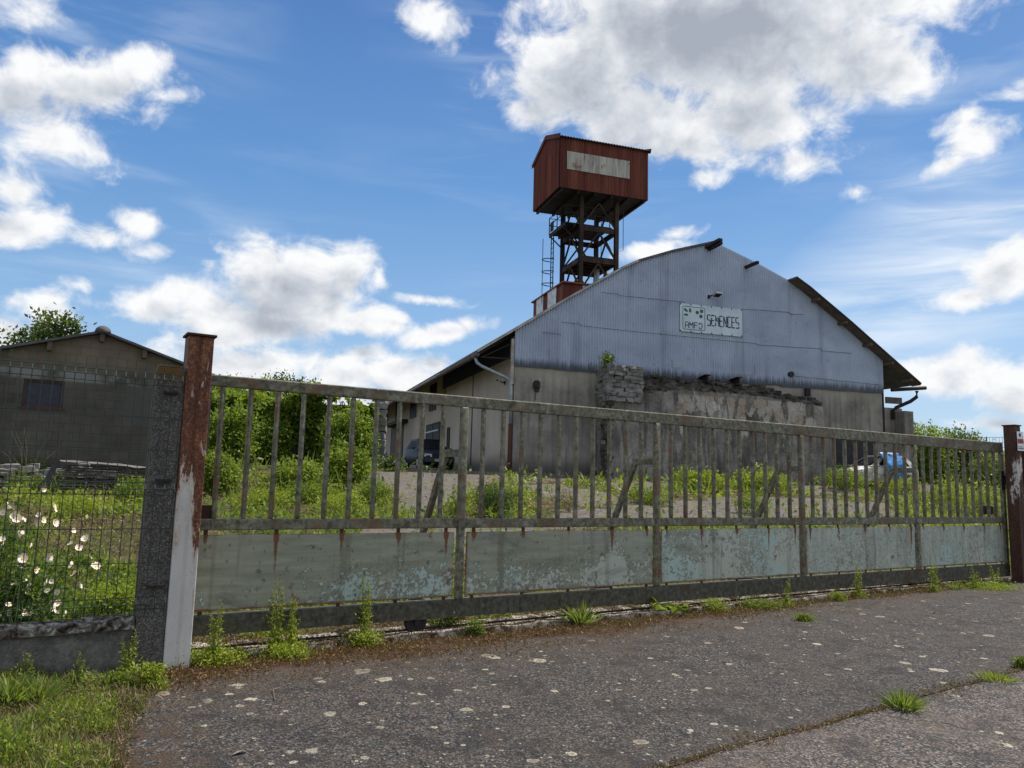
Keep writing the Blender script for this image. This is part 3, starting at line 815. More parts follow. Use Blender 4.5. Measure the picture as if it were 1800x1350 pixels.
# ------------------------------------------------------------------ the sliding gate
GV = .26
gp = lambda px, py: GATE.front(px, py, GV)
gate = thing('sliding_gate', 'long grey-green rusty steel sliding gate with bars above sheet panels', 'gate', frame=GATE)
UP = [gp(x, 900)[0] for x in (812, 1156, 1412, 1613)]
U0, U1 = -.12, gp(1768, 900)[0]
def rail_line(pl, pr):
    a, b_ = gp(*pl), gp(*pr)
    s_ = (b_[2] - a[2]) / (b_[0] - a[0])
    return lambda u: a[2] + s_ * (u - a[0])
tT, tB = rail_line((375, 658), (1762, 778)), rail_line((375, 678), (1762, 796))
mT, mB = rail_line((400, 912), (1760, 909)), rail_line((400, 932), (1760, 920))
bT, bB = rail_line((333, 1084), (1770, 991)), rail_line((333, 1119), (1770, 1013))
pT, pB = rail_line((343, 941), (1740, 924)), rail_line((337, 1077), (1740, 990))
def beam(top, bot, u0, u1, v0, v1):
    b = MB()
    b.prism([(u0, bot(u0)), (u1, bot(u1)), (u1, top(u1)), (u0, top(u0))], v0, v1, 1)
    return b
beam(tT, tB, U0, U1 + .03, GV, GV + .06).build('top_rail', M['gate'], gate, bevel=.010)
beam(mT, mB, U0, U1, GV + .008, GV + .06).build('middle_rail', M['gate'], gate, bevel=.010)
b = beam(bT, bB, U0, U1 + .03, GV - .01, GV + .005)
top2 = lambda u: bB(u) + .012
b.prism([(U0, bT(U0) - .012), (U1, bT(U1) - .012), (U1, bT(U1) + .001), (U0, bT(U0) + .001)], GV + .005, GV + .10, 1)
b.prism([(U0, bB(U0)), (U1, bB(U1)), (U1, top2(U1)), (U0, top2(U0))], GV + .005, GV + .10, 1)
b.build('bottom_rail', M['channel'], gate, bevel=.003)
def upright(u, w, name='upright'):
    b = MB(); b.b2((u - w / 2, GV - .012, bT(u) + .0015), (u + w / 2, GV + .05, tB(u) - .0005))
    o = b.build(name, M['gate'], gate, bevel=.012, smooth=True); o.modifiers['bevel'].segments = 3; return o
for u in UP:
    upright(u, .075)
upright(U1 - .02, .085); upright(U0 + .05, .08)
# bars: one mesh, copied
b = MB(); b.b2((-.020, -.008, 0), (.020, .045, tB(4) - mT(4) + .004))
bar0 = None
ends = [U0 + .05] + UP + [U1 - .02]
B10 = [gp(393, 690)[0], gp(782, 715)[0]]
for k in range(5):
    if k == 0:
        bu = np.linspace(B10[0], B10[1], 10)
    else:
        bu = np.linspace(ends[k], ends[k + 1], 12)[1:-1]
    for u in bu:
        if bar0 is None:
            o = bar0 = b.build('bar', M['gate'], gate, bevel=.014, smooth=True); o.modifiers['bevel'].segments = 3
        else:
            o = bar0.copy(); COL.objects.link(o); o.parent = gate
        o.location = (u + random.uniform(-.004, .004), GV + .012, mT(u) - .002)
        o.scale = (1, 1, (tB(u) - mT(u) + .003) / (tB(4) - mT(4) + .004))
        o.rotation_euler = (0, random.uniform(-.003, .003), 0)
# sheet panels with their flat-iron clips
for k in range(5):
    a_, c_ = (gp(343, 941)[0] if k == 0 else ends[k] + .07), ends[k + 1] - .07
    nu, nz = 130, 34
    uu_ = np.linspace(a_, c_, nu); zz_ = np.linspace(0, 1, nz)
    Ug, Zg = np.meshgrid(uu_, zz_, indexing='ij')
    Zr = pB(Ug) + (pT(Ug) - pB(Ug)) * Zg
    bow = .006 * np.sin(Ug * 2.3 + k) * np.sin(Zg * 3.1)
    Af = np.stack([Ug, np.full_like(Ug, GV + .016) + bow, Zr], -1)
    Ab = Af + np.array([0, .004, 0])
    b = MB(); b.grid(Af); b.grid(Ab)
    po = b.build('panel', M['panel'], gate, smooth=True)
    clips = a_ + (c_ - a_) * np.array([.035, .27, .515, .755, .965]) + rng.normal(size=5) * .012
    rust = np.zeros_like(Ug)
    for cu in clips:
        ln = rng.uniform(.25, 1.15); kk_ = rng.uniform(.6, 1.05); wd = rng.uniform(.014, .03)
        dist = np.abs(Ug - cu)
        dn = (1 - Zg)
        rust = np.maximum(rust, np.exp(-(dist / (wd + .012 * (dn < .1))) ** 2) * np.clip(1.0 - dn / ln, 0, 1) * kk_)
    for q in range(10 if k < 2 else 26):
        cu = rng.uniform(a_, c_); s0 = rng.uniform(.1, .7); ln = rng.uniform(.1, .5)
        dn = (1 - Zg) - s0
        rust = np.maximum(rust, np.exp(-(np.abs(Ug - cu) / .010) ** 2) * ((dn > 0) & (dn < ln)) * (1 - dn / ln) * rng.uniform(.3, .8))
    rust = np.maximum(rust, .62 * np.exp(-((Ug - a_) / .03) ** 2))
    rust = np.maximum(rust, .5 * np.exp(-((Ug - c_) / .018) ** 2))
    rust = np.maximum(rust, .62 * np.exp(-(Zg / .05) ** 2))
    rust = np.maximum(rust, .5 * np.exp(-((1 - Zg) / .012) ** 2))
    s_ = (Ug - a_) / (c_ - a_)
    if k == 0:
        peel = .95 * sstep(s_, .1, .75) * (1 - sstep(Zg, .2, .85)) + .5 * np.exp(-((s_ - .08) / .08) ** 2 - ((Zg - .15) / .12) ** 2) - .15
    elif k == 1:
        peel = .75 * (1 - sstep(Zg, .25, .75)) + 1.3 * np.exp(-((s_ - .76) / .07) ** 2 - ((Zg - .45) / .35) ** 2) - .05
    else:
        peel = .62 + .45 * (1 - Zg) + .2 * np.sin(s_ * 14 + k) - (.25 if k > 2 else 0)
    for nm, arr in (('rust', rust), ('peel', peel)):
        at = po.data.attributes.new(nm, 'FLOAT', 'POINT')
        at.data.foreach_set('value', np.concatenate([arr.ravel(), arr.ravel()]).astype(np.float32))
    for cu in clips:
        b = MB(); b.b2((cu - .017, GV + .021, pT(cu) - .05), (cu + .017, GV + .030, mB(cu) + .001)); b.build('clip', M['brownpost'], gate)
        b = MB(); b.b2((cu - .017, GV + .021, bT(cu) - .001), (cu + .017, GV + .030, pB(cu) + .05)); b.build('clip', M['brownpost'], gate)
# back props
for k, (ax, ay) in enumerate([(812, 796), (1156, 811), (1412, 824), (1613, 827)]):
    u = UP[k]; z_ = gp(ax, ay)[2]
    b = MB()
    b.bar((u, GV + .05, z_), (u, GV + .42, z_), .05, .075)
    b.build('prop_arm', M['gate'], gate, bevel=.003)
    b = MB(); b.bar((u, GV + .40, z_ - .02), (u, GV + 1.25, bB(u) + .05), .05, .07, up=(0, 1, 0)); b.build('prop', M['gate'], gate, bevel=.003)
    b = MB(); b.bar((u, GV + .10, bB(u) + .04), (u, GV + 1.3, bB(u) + .04), .06, .06); b.build('prop_foot', M['channel'], gate)
for (px, py) in ((362, 903), (1750, 897)):
    q = gp(px, py); b = MB(); b.b2((q[0] - .09, GV + .062, q[2] - .07), (q[0] + .07, GV + .16, q[2] + .07)); b.tube([(q[0] - .03, GV + .1, q[2] - .03), (q[0] - .03, GV + .17, q[2] - .03)], .05, 12)
    b.build('roller_bracket', M['ruststeel'], gate, bevel=.004)
for px in (735, 1612):
    u = gp(px, 1060)[0]
    b = MB(); b.tube([(u, GV + .02, .135), (u, GV + .075, .135)], .105, 24); b.tube([(u, GV - .005, .135), (u, GV + .1, .135)], .03, 10)
    b.build('wheel', M['darksteel'], gate)
q = gp(1762, 845)
b = MB(); b.b2((q[0] - .06, GV - .016, q[2] - .17), (q[0] + .05, GV - .0135, q[2] + .17)); b.b2((q[0] + .03, GV - .03, q[2] - .07), (q[0] + .40, GV - .018, q[2] + .09))
b.build('lock_plate', M['ruststeel'], gate, bevel=.002)
q = gp(1764, 848)
pl = thing('padlock', 'grey padlock hanging from the lock plate of the gate', 'padlock', GATE.w(q[0], GV - .055, q[2] - .06), GATE.rz)
b = MB(); b.b2((-.035, -.014, -.06), (.035, .014, 0)); b.build('body', M['brass'], pl, bevel=.006)
b = MB(); b.tube([(-.022, 0, -.002)] + [(-.022 * math.cos(t), 0, .035 + .022 * math.sin(t)) for t in np.linspace(0, math.pi, 9)] + [(.022, 0, -.002)], .006, 8); b.build('shackle', M['zinc'], pl, True)
# track rail
b = MB(); b.b2((.0, .33, .052), (13.2, .36, .068)); o = b.build('gate_track', M['darksteel']); place(o, GATE); tag(o, 'thin dark steel track rail lying on the sill under the gate', 'track')

# gate posts
def steel_post(name, label, u0, u1, v0, v1, h, mat, base_z=-.15):
    um, vm = (u0 + u1) / 2, (v0 + v1) / 2
    t = thing(name, label, 'gate post', GATE.w(um, vm, 0), GATE.rz)
    b = MB(); w, d = (u1 - u0) / 2, (v1 - v0) / 2
    c = .012
    b.prism([(-w, -d), (-c, -d), (-c * .5, -d + .010), (c * .5, -d + .010), (c, -d), (w, -d), (w, d), (-w, d)], base_z, h - .02, 2)
    b.build('shaft', mat, t, bevel=.006)
    b = MB(); b.b2((-w - .018, -d - .018, h - .0195), (w + .018, d + .018, h)); b.build('cap', M['brownpost'], t, bevel=.003)
    return t
f = lambda px, py: GATE.front(px, py, 0)
hL = f(348, 586)[2]
steel_post('steel_gate_post', 'tall square steel gate post, white paint below and rust above', f(324, 700)[0], f(372, 700)[0] - .012, 0, .19, hL, M['post'])
qr = GATE.loc(ground_at(1786, 1030)); hR = f(1779, 746)[2]
uR = f(1780, 900)[0]
steel_post('steel_gate_post', 'brown rusted steel gate post with white patches at the padlocked gate end', uR + .20, uR + .39, -.02, .17, hR, M['post2'])
steel_post('steel_gate_post', 'second brown rusted post carrying the small notice at the picture edge', uR + .66, uR + .84, -.06, .12, hR - .32, M['brownpost'])
q = GATE.front(1790, 758, -.10)
t = thing('notice_sign', 'small white and red notice fixed to brown rusted post', 'sign', GATE.w(q[0], -.075, q[2]), GATE.rz)
b = MB(); b.b2((0, -.004, -.33), (.22, 0, 0)); b.build('plate', M['white'], t)
b = MB(); b.b2((0.002, -.006, -.205), (.218, -.0045, -.125)); b.build('red_band', M['red'], t)
b = MB(); b.b2((.015, -.006, -.30), (.20, -.0045, -.285)); b.b2((.015, -.006, -.27), (.17, -.0045, -.258)); b.b2((.02, -.007, -.17), (.19, -.0062, -.16))
b.tube([(.09, -.0045, -.06), (.09, -.006, -.06)], .035, 14)
b.build('marks', M['black'], t)

# ------------------------------------------------------------------ concrete post, plinth and mesh fence on the left
cq0, cq1 = GATE.front(247, 1000, .03), GATE.front(306, 900, .03)
cu1 = f(318, 800)[0] - .006; cu0 = cu1 - .215
cz = GATE.front(302, 641, .0)[2]
t = thing('concrete_fence_post', 'rough dark aggregate concrete fence post beside the white steel post', 'fence post', GATE.w((cu0 + cu1) / 2, .12, 0), GATE.rz)
b = MB(); b.prism([(-.105, -.10), (.105, -.10), (.105, .10), (.04, .10), (.03, .06), (-.03, .06), (-.04, .10), (-.105, .10)], -.2, cz - .02, 2)
b.build('shaft', M['aggr'], t, bevel=.008)
b = MB(); b.prism([(-.09, -.09), (.09, -.09), (.09, .09), (-.09, .09)], cz - .0195, cz, 2); b.build('top', M['aggr'], t, bevel=.008)
pz_ = GATE.front(120, 1094, .04)[2]
t = thing('plinth_wall', 'low grey concrete plinth wall under the green wire mesh', 'low wall', GATE.w(0, 0, 0), GATE.rz)
b = MB(); b.b2((-4.3, .06, -.3), (cu0 - .004, .19, pz_ - .075)); b.build('wall', M['plinth'], t)
uL = np.linspace(-4.3, cu0 - .004, 90)
sect = [(.02, -.078), (.02, -.02), (.05, .0), (.20, .0), (.23, -.02), (.23, -.078)]
A = np.zeros((90, 7, 3))
for j, (v, z_) in enumerate(sect + [sect[0]]):
    A[:, j, 0] = uL; A[:, j, 1] = v + (fbm(uL * 6, j % 6, 0, 3, 51) - .5) * .02; A[:, j, 2] = pz_ + z_ + (fbm(uL * 5, j % 6 * 3, 0, 3, 52) - .5) * .025
b = MB(); b.grid(A); b.build('coping', M['plinth'], t, smooth=False)

t = thing('mesh_fence', 'green welded wire mesh fence panel with folded wires above the plinth', 'fence', GATE.w(0, -.02, 0), GATE.rz)
zt0 = GATE.front(120, 630, -.02)[2]
ub = cu1 - .03
wx = np.arange(ub, -4.3, -.067)
def foldy(z):
    r = 0
    for zf in (zt0 - .115, 1.50 - .03, .52, 1.02):
        pass
    return r
folds = [zt0 - .10, GATE.front(120, 857, -.02)[2], GATE.front(120, 1075, -.02)[2] + .03]
zb = pz_ + .012
b = MB()
for u in wx:
    pts = [(u, 0, zb)]
    for zf in sorted(folds):
        pts += [(u, 0, zf - .045), (u, -.03, zf), (u, 0, zf + .045)]
    pts.append((u, 0, zt0 + .03))
    b.tube(pts, .0031, 5, False)
b.build('vertical_wires', M['wire'], t)
hz = []
for zf in folds:
    hz += [zf - .045, zf, zf + .045]
zs_ = sorted(folds)
for a_, c_ in ((zs_[0], zs_[1]), (zs_[1], zs_[2])):
    hz += list(np.linspace(a_ + .045, c_ - .045, 5 if c_ - a_ > .9 else 4)[1:-1])
b = MB()
for z_ in hz:
    y_ = -.033 if z_ in folds else .004
    pts = [(u, y_ , z_ + .003 * math.sin(u * 3)) for u in np.linspace(ub, -4.3, 14)]
    b.tube(pts, .0032, 5, False)
b.build('horizontal_wires', M['wire'], t)
for z_ in (.62, 1.42, 2.1):
    b = MB(); b.b2((cu0 + .06, -.012, z_), (cu1 - .05, .035, z_ + .018)); b.build('clamp', M['ruststeel'], t)
# ------------------------------------------------------------------ the seed shed
shed = thing('industrial_shed', 'big shed with blue-grey corrugated gable on a stained concrete wall', 'shed', frame=BLD)
PL = [(-1.60, 4.74), (.33, 6.02), (2.29, 7.33), (4.62, 8.80), (5.43, 9.23), (7.09, 9.86), (9.24, 10.54)]
UC = 9.24
PR = [(2 * UC - u, z) for u, z in PL[::-1]]
ALLP = PL + PR[1:]
pu_, pz2 = np.array([p[0] for p in ALLP]), np.array([p[1] for p in ALLP])
prof = lambda u: np.interp(u, pu_, pz2)
WID = 18.33
b = MB(); b.b2((0, 0, -2.5), (WID, .3, 4.24)); b.build('front_wall', M['conc'], shed)
ncol = int(WID / .118 * 8)
uc = np.linspace(-.03, WID + .05, ncol)
rows = np.array([0, .25, .5, .75, 1.0])
A = np.zeros((ncol, len(rows), 3))
zb_ = 4.20 + (fbm(np.floor(uc / .9), 0, 0, 1, 61) - .5) * .05
zt_ = prof(uc) - .05
for j, r_ in enumerate(rows):
    A[:, j, 0] = uc
    A[:, j, 1] = -.05 + .026 * np.sin(uc / .118 * 2 * np.pi) + .012 * (fbm(uc * .7, r_ * 4, 0, 2, 62) - .5)
    A[:, j, 2] = zb_ + (zt_ - zb_) * r_
b = MB(); b.grid(A); b.build('gable_cladding', M['clad'], shed, smooth=True)
for line in ([(1057, 514), (1088, 517), (1088.5, 519.5), (1204, 531)], [(1304, 543), (1388, 549), (1388.5, 552), (1413, 553)],
             [(987, 566), (1021, 570), (1021.5, 572.5), (1089, 580), (1197, 591)], [(1197, 591), (1330, 604), (1330.5, 606), (1390, 610), (1444, 613), (1444.5, 617), (1497, 621)],
             [(1396, 661), (1549, 677)], [(953, 584), (987, 588)]):
    pts = [BLD.front(px, py, -.07) for px, py in line]
    b = MB()
    for p_, q_ in zip(pts[:-1], pts[1:]):
        b.bar((p_[0], -.074, p_[2]), (q_[0], -.074, q_[2]), .010, .018)
    b.build('sheet_seam', M['sheetmetal'], shed)
def roof_slab(poly, v0, v1, th=.09):
    b = MB()
    up = [(u, z) for u, z in poly]; dn = [(u, z - th) for u, z in poly[::-1]]
    b.prism(up + dn, v0, v1, 1)
    return b.build('roof', M['roof'], shed)
roof_slab(PL, -.14, 37.2)
roof_slab([p for p in PR if p[0] < 13.1] + [(13.12, float(prof(13.12)))], .32, 37.2)
cut = [(13.13, float(prof(13.13)))] + [p for p in PR if p[0] > 13.2]
roof_slab(cut, -.62, 37.2, .07)
b = MB()
tp = [(u, z) for u, z in cut]
for (u0, z0), (u1, z1) in zip(tp[:-1], tp[1:]):
    b.bar((u0, -.635, z0 - .04), (u1, -.635, z1 - .04), .02, .10)
b.build('verge_board', M['darksteel'], shed)
b = MB(); b.prism([(u, z - .092) for u, z in cut] + [(u, z - .105) for u, z in cut[::-1]], -.61, -.09, 1); b.build('soffit', M['soffit'], shed)
for u in (14.4, 15.9, 17.3, 18.5, 19.6):
    b = MB(); b.b2((u - .05, -.58, prof(u) - .24), (u + .06, .0, prof(u) - .115)); b.build('purlin_end', M['soffit'], shed)
b = MB()
for (u0, z0), (u1, z1) in zip(PL[:-1], PL[1:]):
    if u1 < 6: b.bar((u0, -.155, z0 - .06), (u1, -.155, z1 - .06), .02, .075)
b.build('verge_trim', M['trim'], shed)
for (pa, pb, w_) in (((1244, 432), (1267, 421), .20), ((1252, 434), (1268, 427), .14), ((1318, 465), (1332, 461), .14)):
    a_, c_ = BLD.front(*pa, -.3), BLD.front(*pb, -1.0)
    b = MB(); b.bar((a_[0], .6, a_[2] - .05), (c_[0], -1.0, c_[2]), w_, .12); b.build('purlin_end', M['darksteel'], shed)
# long side wall
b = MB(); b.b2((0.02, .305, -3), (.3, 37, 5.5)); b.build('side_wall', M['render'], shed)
b = MB(); b.b2((WID - .3, .305, -3), (WID - .02, 37, 5.5)); b.build('side_wall', M['conc'], shed)
b = MB(); b.b2((.3, 36.7, -3), (WID - .3, 37, 5.5)); b.build('rear_wall', M['conc'], shed)
b = MB(); b.b2((-.03, .31, 4.66), (.0195, 13.0, 5.48)); b.build('board_band', M['navy'], shed)
sp = lambda px, py: BLD.side(px, py, 0.0)
def opening(name, px0, px1, pyt, pyb, mat, frame_mat, bars=1, z0=None, z1=None):
    a_, c_ = sp(px0, pyb), sp(px1, pyb)
    pm = (px0 + px1) / 2
    v0, v1 = sorted((a_[1], c_[1]))
    zlo = sp(pm, pyb)[2] if z0 is None else z0; zhi = sp(pm, pyt)[2] if z1 is None else z1
    b = MB(); t_ = .07
    b.b2((-.035, v0, zlo), (.018, v0 + t_, zhi)); b.b2((-.035, v1 - t_, zlo), (.018, v1, zhi))
    b.b2((-.035, v0 + t_, zhi - t_), (.018, v1 - t_, zhi)); b.b2((-.035, v0 + t_, zlo), (.018, v1 - t_, zlo + t_))
    for k in range(bars):
        vm = v0 + (v1 - v0) * (k + 1) / (bars + 1)
        b.b2((-.030, vm - .035, zlo + t_), (.018, vm + .035, zhi - t_))
    o = b.build(name, frame_mat, shed)
    b = MB(); b.b2((-.012, v0 + t_, zlo + t_), (.019, v1 - t_, zhi - t_)); b.build('pane' if 'window' in name else 'leaf', mat, o)
    return o
opening('window', 755, 766, 676, 722, M['window'], M['blackwood'])
opening('window', 721, 731, 690, 735, M['window'], M['blackwood'])
opening('window', 695, 700, 700, 746, M['window'], M['blackwood'])
opening('window', 674, 680, 716, 752, M['window'], M['blackwood'])
opening('door', 747, 771, 745, 830, M['blackwood'], M['darksteel'], 1, z0=-.6)
a_, c_ = sp(747, 750), sp(771, 744)
b = MB(); b.b2((-.05, c_[1] - .1, c_[2] - .42), (-.037, a_[1] + .1, c_[2] - .34)); b.build('door_track', M['zinc'], shed)
opening('door', 784, 788, 752, 830, M['blackwood'], M['darksteel'], 0, z0=-.6)
opening('door', 685, 706, 748, 830, M['brownwood'], M['brownwood'], 0, z0=-.6)
a_, c_ = sp(717, 740), sp(690, 746)
b = MB(); b.b2((-.6, a_[1], a_[2] - .1), (.019, c_[1], a_[2] + .12)); b.build('lintel', M['darksteel'], shed)
for px, pyt, pyb in ((829, 660, 830), (780, 678, 830)):
    v = sp(px, 750)[1]; b = MB(); b.b2((-.012, v - .035, -1), (.0195, v + .035, 4.655)); b.build('wall_joint', M['blackwood'], shed)
# gutters and pipes
b = MB(); b.tube([(-1.58, -.10, 4.56), (-1.58, 37.2, 4.56)], .085, 10); b.build('gutter', M['gutter'], shed, True)
g0 = (-1.56, .25, 4.48)
b = MB(); b.tube([g0, (-1.50, .22, 4.28), (-1.32, .2, 4.16), (-.22, .10, 3.72), (-.12, .08, 3.5), (-.10, .06, 3.3), (-.10, .06, 1.9)], .065, 12); b.build('downpipe', M['zinc'], shed, True)
b = MB(); b.tube([(-.10, .06, 1.9), (-.10, .06, -1.0)], .085, 12); b.build('downpipe', M['brownpost'], shed, True)
b = MB(); b.b2((-.16, -.03, 3.5), (-.035, .10, 5.33)); b.build('corner_board', M['trim'], shed)
b = MB(); b.bar((-1.4, .05, 4.50), (-.05, .05, 4.52), .04, .05); b.bar((-1.35, .05, 4.50), (-.05, .05, 5.2), .035, .035); b.build('eave_brace', M['ruststeel'], shed)
# right eave gutter, downpipe and the concrete pier under it
q0, q1 = BLD.front(1556, 692, -.1), BLD.front(1606, 684, -.75)
eu = PR[-1][0]
b = MB(); b.tube([(WID + .1, -.5, 4.33), (eu + .1, -.78, 4.5)], .09, 10); b.build('gutter', M['darksteel'], shed, True)
b = MB(); b.tube([(eu - .35, -.7, 4.33), (eu - .38, -.7, 4.05), (eu - .55, -.5, 3.85), (eu - 1.05, -.1, 3.55), (eu - 1.15, 0, 3.4), (eu - 1.15, .0, 3.0)], .085, 12); b.build('downpipe', M['darksteel'], shed, True)
b = MB(); b.b2((WID + .18, -.1, 3.75), (WID + 1.1, .0, 4.05)); b.build('eave_box', M['gutter'], shed)
b = MB(); b.b2((WID + .004, .05, -2), (WID + .17, .25, 4.3)); b.build('corner_post', M['darksteel'], shed)
q = BLD.front(1560, 716, .0)[2]
# boarded opening low on the right
b = MB(); b.b2((15.6, -.03, -.6), (17.95, -.003, 2.1)); b.build('boarded_opening', M['blackwood'], shed)
# two steel beams standing out of the gable
for (px, py) in ((1241, 668), (1296, 672)):
    p_ = BLD.front(px, py, -.55)
    b = MB()
    for dz_, w_, h_ in ((.15, .26, .035), (-.15, .26, .035), (0, .03, .27)):
        b.bar((p_[0] + .12, .2, p_[2] + dz_), (p_[0] - .22, -1.05, p_[2] + dz_), w_, h_)
    b.build('steel_beam', M['ruststeel'], shed)
p_ = BLD.front(1390, 658, -.08)
b = MB(); b.tube([(p_[0], -.03, p_[2]), (p_[0], -.16, p_[2])], .13, 14); b.build('vent_pipe', M['black'], shed)
p_ = BLD.front(1418, 689, -.08)
b = MB(); b.b2((p_[0] - .12, -.2, p_[2] - .2), (p_[0] + .12, -.075, p_[2] + .15)); b.build('vent_pipe', M['darksteel'], shed)
for seg in ([(1181, 632), (1181, 645), (1199, 646)], [(1326, 642), (1326, 658), (1296, 657)]):
    b = MB(); P3 = [BLD.front(x_, y_, -.08) for x_, y_ in seg]
    for a_, c_ in zip(P3[:-1], P3[1:]):
        b.bar((a_[0], -.082, a_[2]), (c_[0], -.082, c_[2]), .01, .035)
    b.build('chalk_line', M['trim'], shed)
pier = thing('concrete_pier', 'stub of grey concrete wall under the right eave downpipe', 'wall', frame=BLD)
rgh = lambda A_: A_
b = MB(); b.b2((WID + .18, .05, -2.5), (WID + 1.25, .6, q)); b.build('wall', M['conc'], pier, bevel=.03)
b = MB(); b.b2((WID + .75, -.55, -2.5), (WID + 1.3, .045, q - .18)); b.build('buttress', M['conc'], pier, bevel=.03)

# ruined wall against the gable
ruin = thing('ruined_wall', 'thick ruined masonry wall with peeling plaster against the concrete gable', 'ruin', frame=BLD)
VF = -1.1
tpx = [(1071, 690), (1130, 690), (1180, 686), (1230, 688), (1290, 692), (1350, 698), (1400, 706), (1432, 712), (1447, 716)]
tl = np.array([BLD.front(x_, y_, VF) for x_, y_ in tpx])
bk = np.array([BLD.front(x_, y_, -.06) for x_, y_ in [(1071, 655), (1128, 664), (1180, 666), (1230, 670), (1290, 675), (1350, 682), (1400, 690), (1432, 704), (1447, 712)]])
un = np.linspace(tl[0, 0], tl[-1, 0], 170)
ztop = np.interp(un, tl[:, 0], tl[:, 2]); zbk = np.interp(un, np.linspace(tl[0, 0], tl[-1, 0], 9), bk[:, 2])
nr = 46
A = np.zeros((170, nr, 3))
for j in range(nr):
    r_ = j / (nr - 1)
    A[:, j, 0] = un
    A[:, j, 2] = -2.5 + (ztop + 2.5) * r_
    A[:, j, 1] = VF - .25 * (1 - r_) + (fbm(un * 1.2, A[:, j, 2] * 1.2, 0, 4, 71) - .5) * .22 + (fbm(un * 5, A[:, j, 2] * 5, 0, 3, 72) - .5) * .06
A[:, -4:, 1] += (fbm(un * 3, 0, 0, 4, 75) - .5)[:, None] * .2
b = MB(); b.grid(A)
# ragged side faces closing the block
for s_ in (0, -1):
    S_ = np.zeros((nr, 8, 3))
    for j in range(nr):
        for i, tt in enumerate(np.linspace(0, 1, 8)):
            S_[j, i] = A[s_, j] * (1 - tt) + np.array([A[s_, j, 0], -.005, A[s_, j, 2]]) * tt
            if 0 < i < 7: S_[j, i, 0] += (-1 if s_ == 0 else 1) * (fbm(j * .5, i * .8, 0, 3, 73) * .22)
    b.grid(S_)
b.build('plaster_face', M['ruin'], ruin, smooth=True)
L_ = np.zeros((170, 16, 3))
for i, tt in enumerate(np.linspace(0, 1, 16)):
    L_[:, i, 0] = un
    L_[:, i, 1] = A[:, -1, 1] * (1 - tt) + (-.06) * tt
    L_[:, i, 2] = ztop * (1 - tt) + zbk * tt + (fbm(un * 2.2, tt * 4, 0, 5, 74) - .5) * .55 * (1 if 0 < i < 15 else .1) + .12 * math.sin(tt * math.pi)
b = MB(); b.grid(L_); b.build('rubble_ledge', M['rubble'], ruin, smooth=False)
def stone_mb(c, d, b, seed):
    r2 = np.random.default_rng(seed)
    vs = []
    for sx in (-.5, .5):
        for sy in (-.5, .5):
            for sz in (-.5, .5):
                vs.append((c[0] + d[0] * (sx + r2.normal() * .08), c[1] + d[1] * (sy + r2.normal() * .08), c[2] + d[2] * (sz + r2.normal() * .09)))
    b.add(vs, [(0, 1, 3, 2), (4, 6, 7, 5), (0, 4, 5, 1), (2, 3, 7, 6), (0, 2, 6, 4), (1, 5, 7, 3)])
b = MB(); sd = 0
pu0, pu1 = BLD.front(1067, 660, VF)[0], BLD.front(1128, 660, VF)[0]
zt2, zb2 = BLD.front(1100, 645, VF)[2], BLD.front(1100, 694, VF)[2]
zc = zb2 - .3
while zc < zt2:
    h = rng.uniform(.12, .2)
    for v0 in np.arange(VF - .1, -.1, .42):
        u = pu0 + rng.uniform(-.06, .06)
        while u < pu1 - .1:
            w_ = rng.uniform(.22, .5); sd += 1
            w_ = min(w_, pu1 - u + .05)
            stone_mb((u + w_ / 2, v0 + .21 + rng.normal() * .03, zc + h / 2), (w_ * .97, .44, h * .96), b, sd)
            u += w_
    zc += h
b.build('stone_pillar', M['stone'], ruin, bevel=.012)
b = MB()
zc = -1.6
while zc < zb2:   # torn stones along the pillar's left edge
    h = rng.uniform(.14, .24); sd += 1
    stone_mb((pu0 + .06 + rng.uniform(-.05, .08), VF + .1 + rng.uniform(-.05, .05), zc + h / 2), (rng.uniform(.2, .4), .4, h), b, sd)
    zc += h
for k in range(110):
    i_ = rng.integers(14, 168); tt = rng.uniform(.05, .9); sd += 1
    p_ = L_[i_, int(tt * 15)]
    s_ = rng.uniform(.08, .26)
    stone_mb((p_[0], p_[1], p_[2] + s_ * .1), (s_ * 1.4, s_, s_ * .6), b, sd)
b.build('loose_stones', M['rubble'], ruin, bevel=.01)

# wall fittings
q = BLD.front(1252, 522, -.1)
t = thing('floodlight', 'small floodlight on a bracket above the white sign', 'floodlight', BLD.w(q[0], -.06, q[2]), BLD.rz)
b = MB(); b.bar((-.15, 0, 0), (-.10, -.42, .03), .05, .05); b.b2((-.2, -.02, -.08), (-.1, .0, .08)); b.build('bracket', M['darksteel'], t)
b = MB(); b.prism([(-.30, -.06), (-.62, .02), (-.60, .10), (-.30, .06)], -.16, .16, 0); b.build('lamp_housing', M['trim'], t, bevel=.01)
b = MB(); b.bar((0, -.32, -.065), (0, -.60, .005), .28, .01); b.build('glass', M['window'], t)
q = BLD.front(942, 678, 0)
t = thing('bell_box', 'dark metal bell box on the concrete wall left of the ruin', 'bell box', BLD.w(q[0], 0, q[2]), BLD.rz)
b = MB(); b.prism([(-.13, -.1), (.13, -.1), (.14, .08), (.07, .2), (-.07, .2), (-.14, .08)], -.16, -.002, 1); b.build('housing', M['darksteel'], t, bevel=.012)
b = MB(); b.b2((-.06, -.10, -.24), (.12, -.004, -.105)); b.tube([(0, -.02, -.24), (-.04, -.02, -.62)], .012, 6); b.build('terminal_box', M['blackwood'], t)
q = sp(887, 671)
t = thing('security_camera', 'small white security camera on the pale side wall near the corner', 'camera', BLD.w(-.0, q[1], q[2]), BLD.rz)
b = MB(); b.bar((.015, 0, -.05), (-.25, 0, .0), .04, .04); b.b2((-.01, -.07, -.12), (.018, .07, .02)); b.build('bracket', M['darksteel'], t)
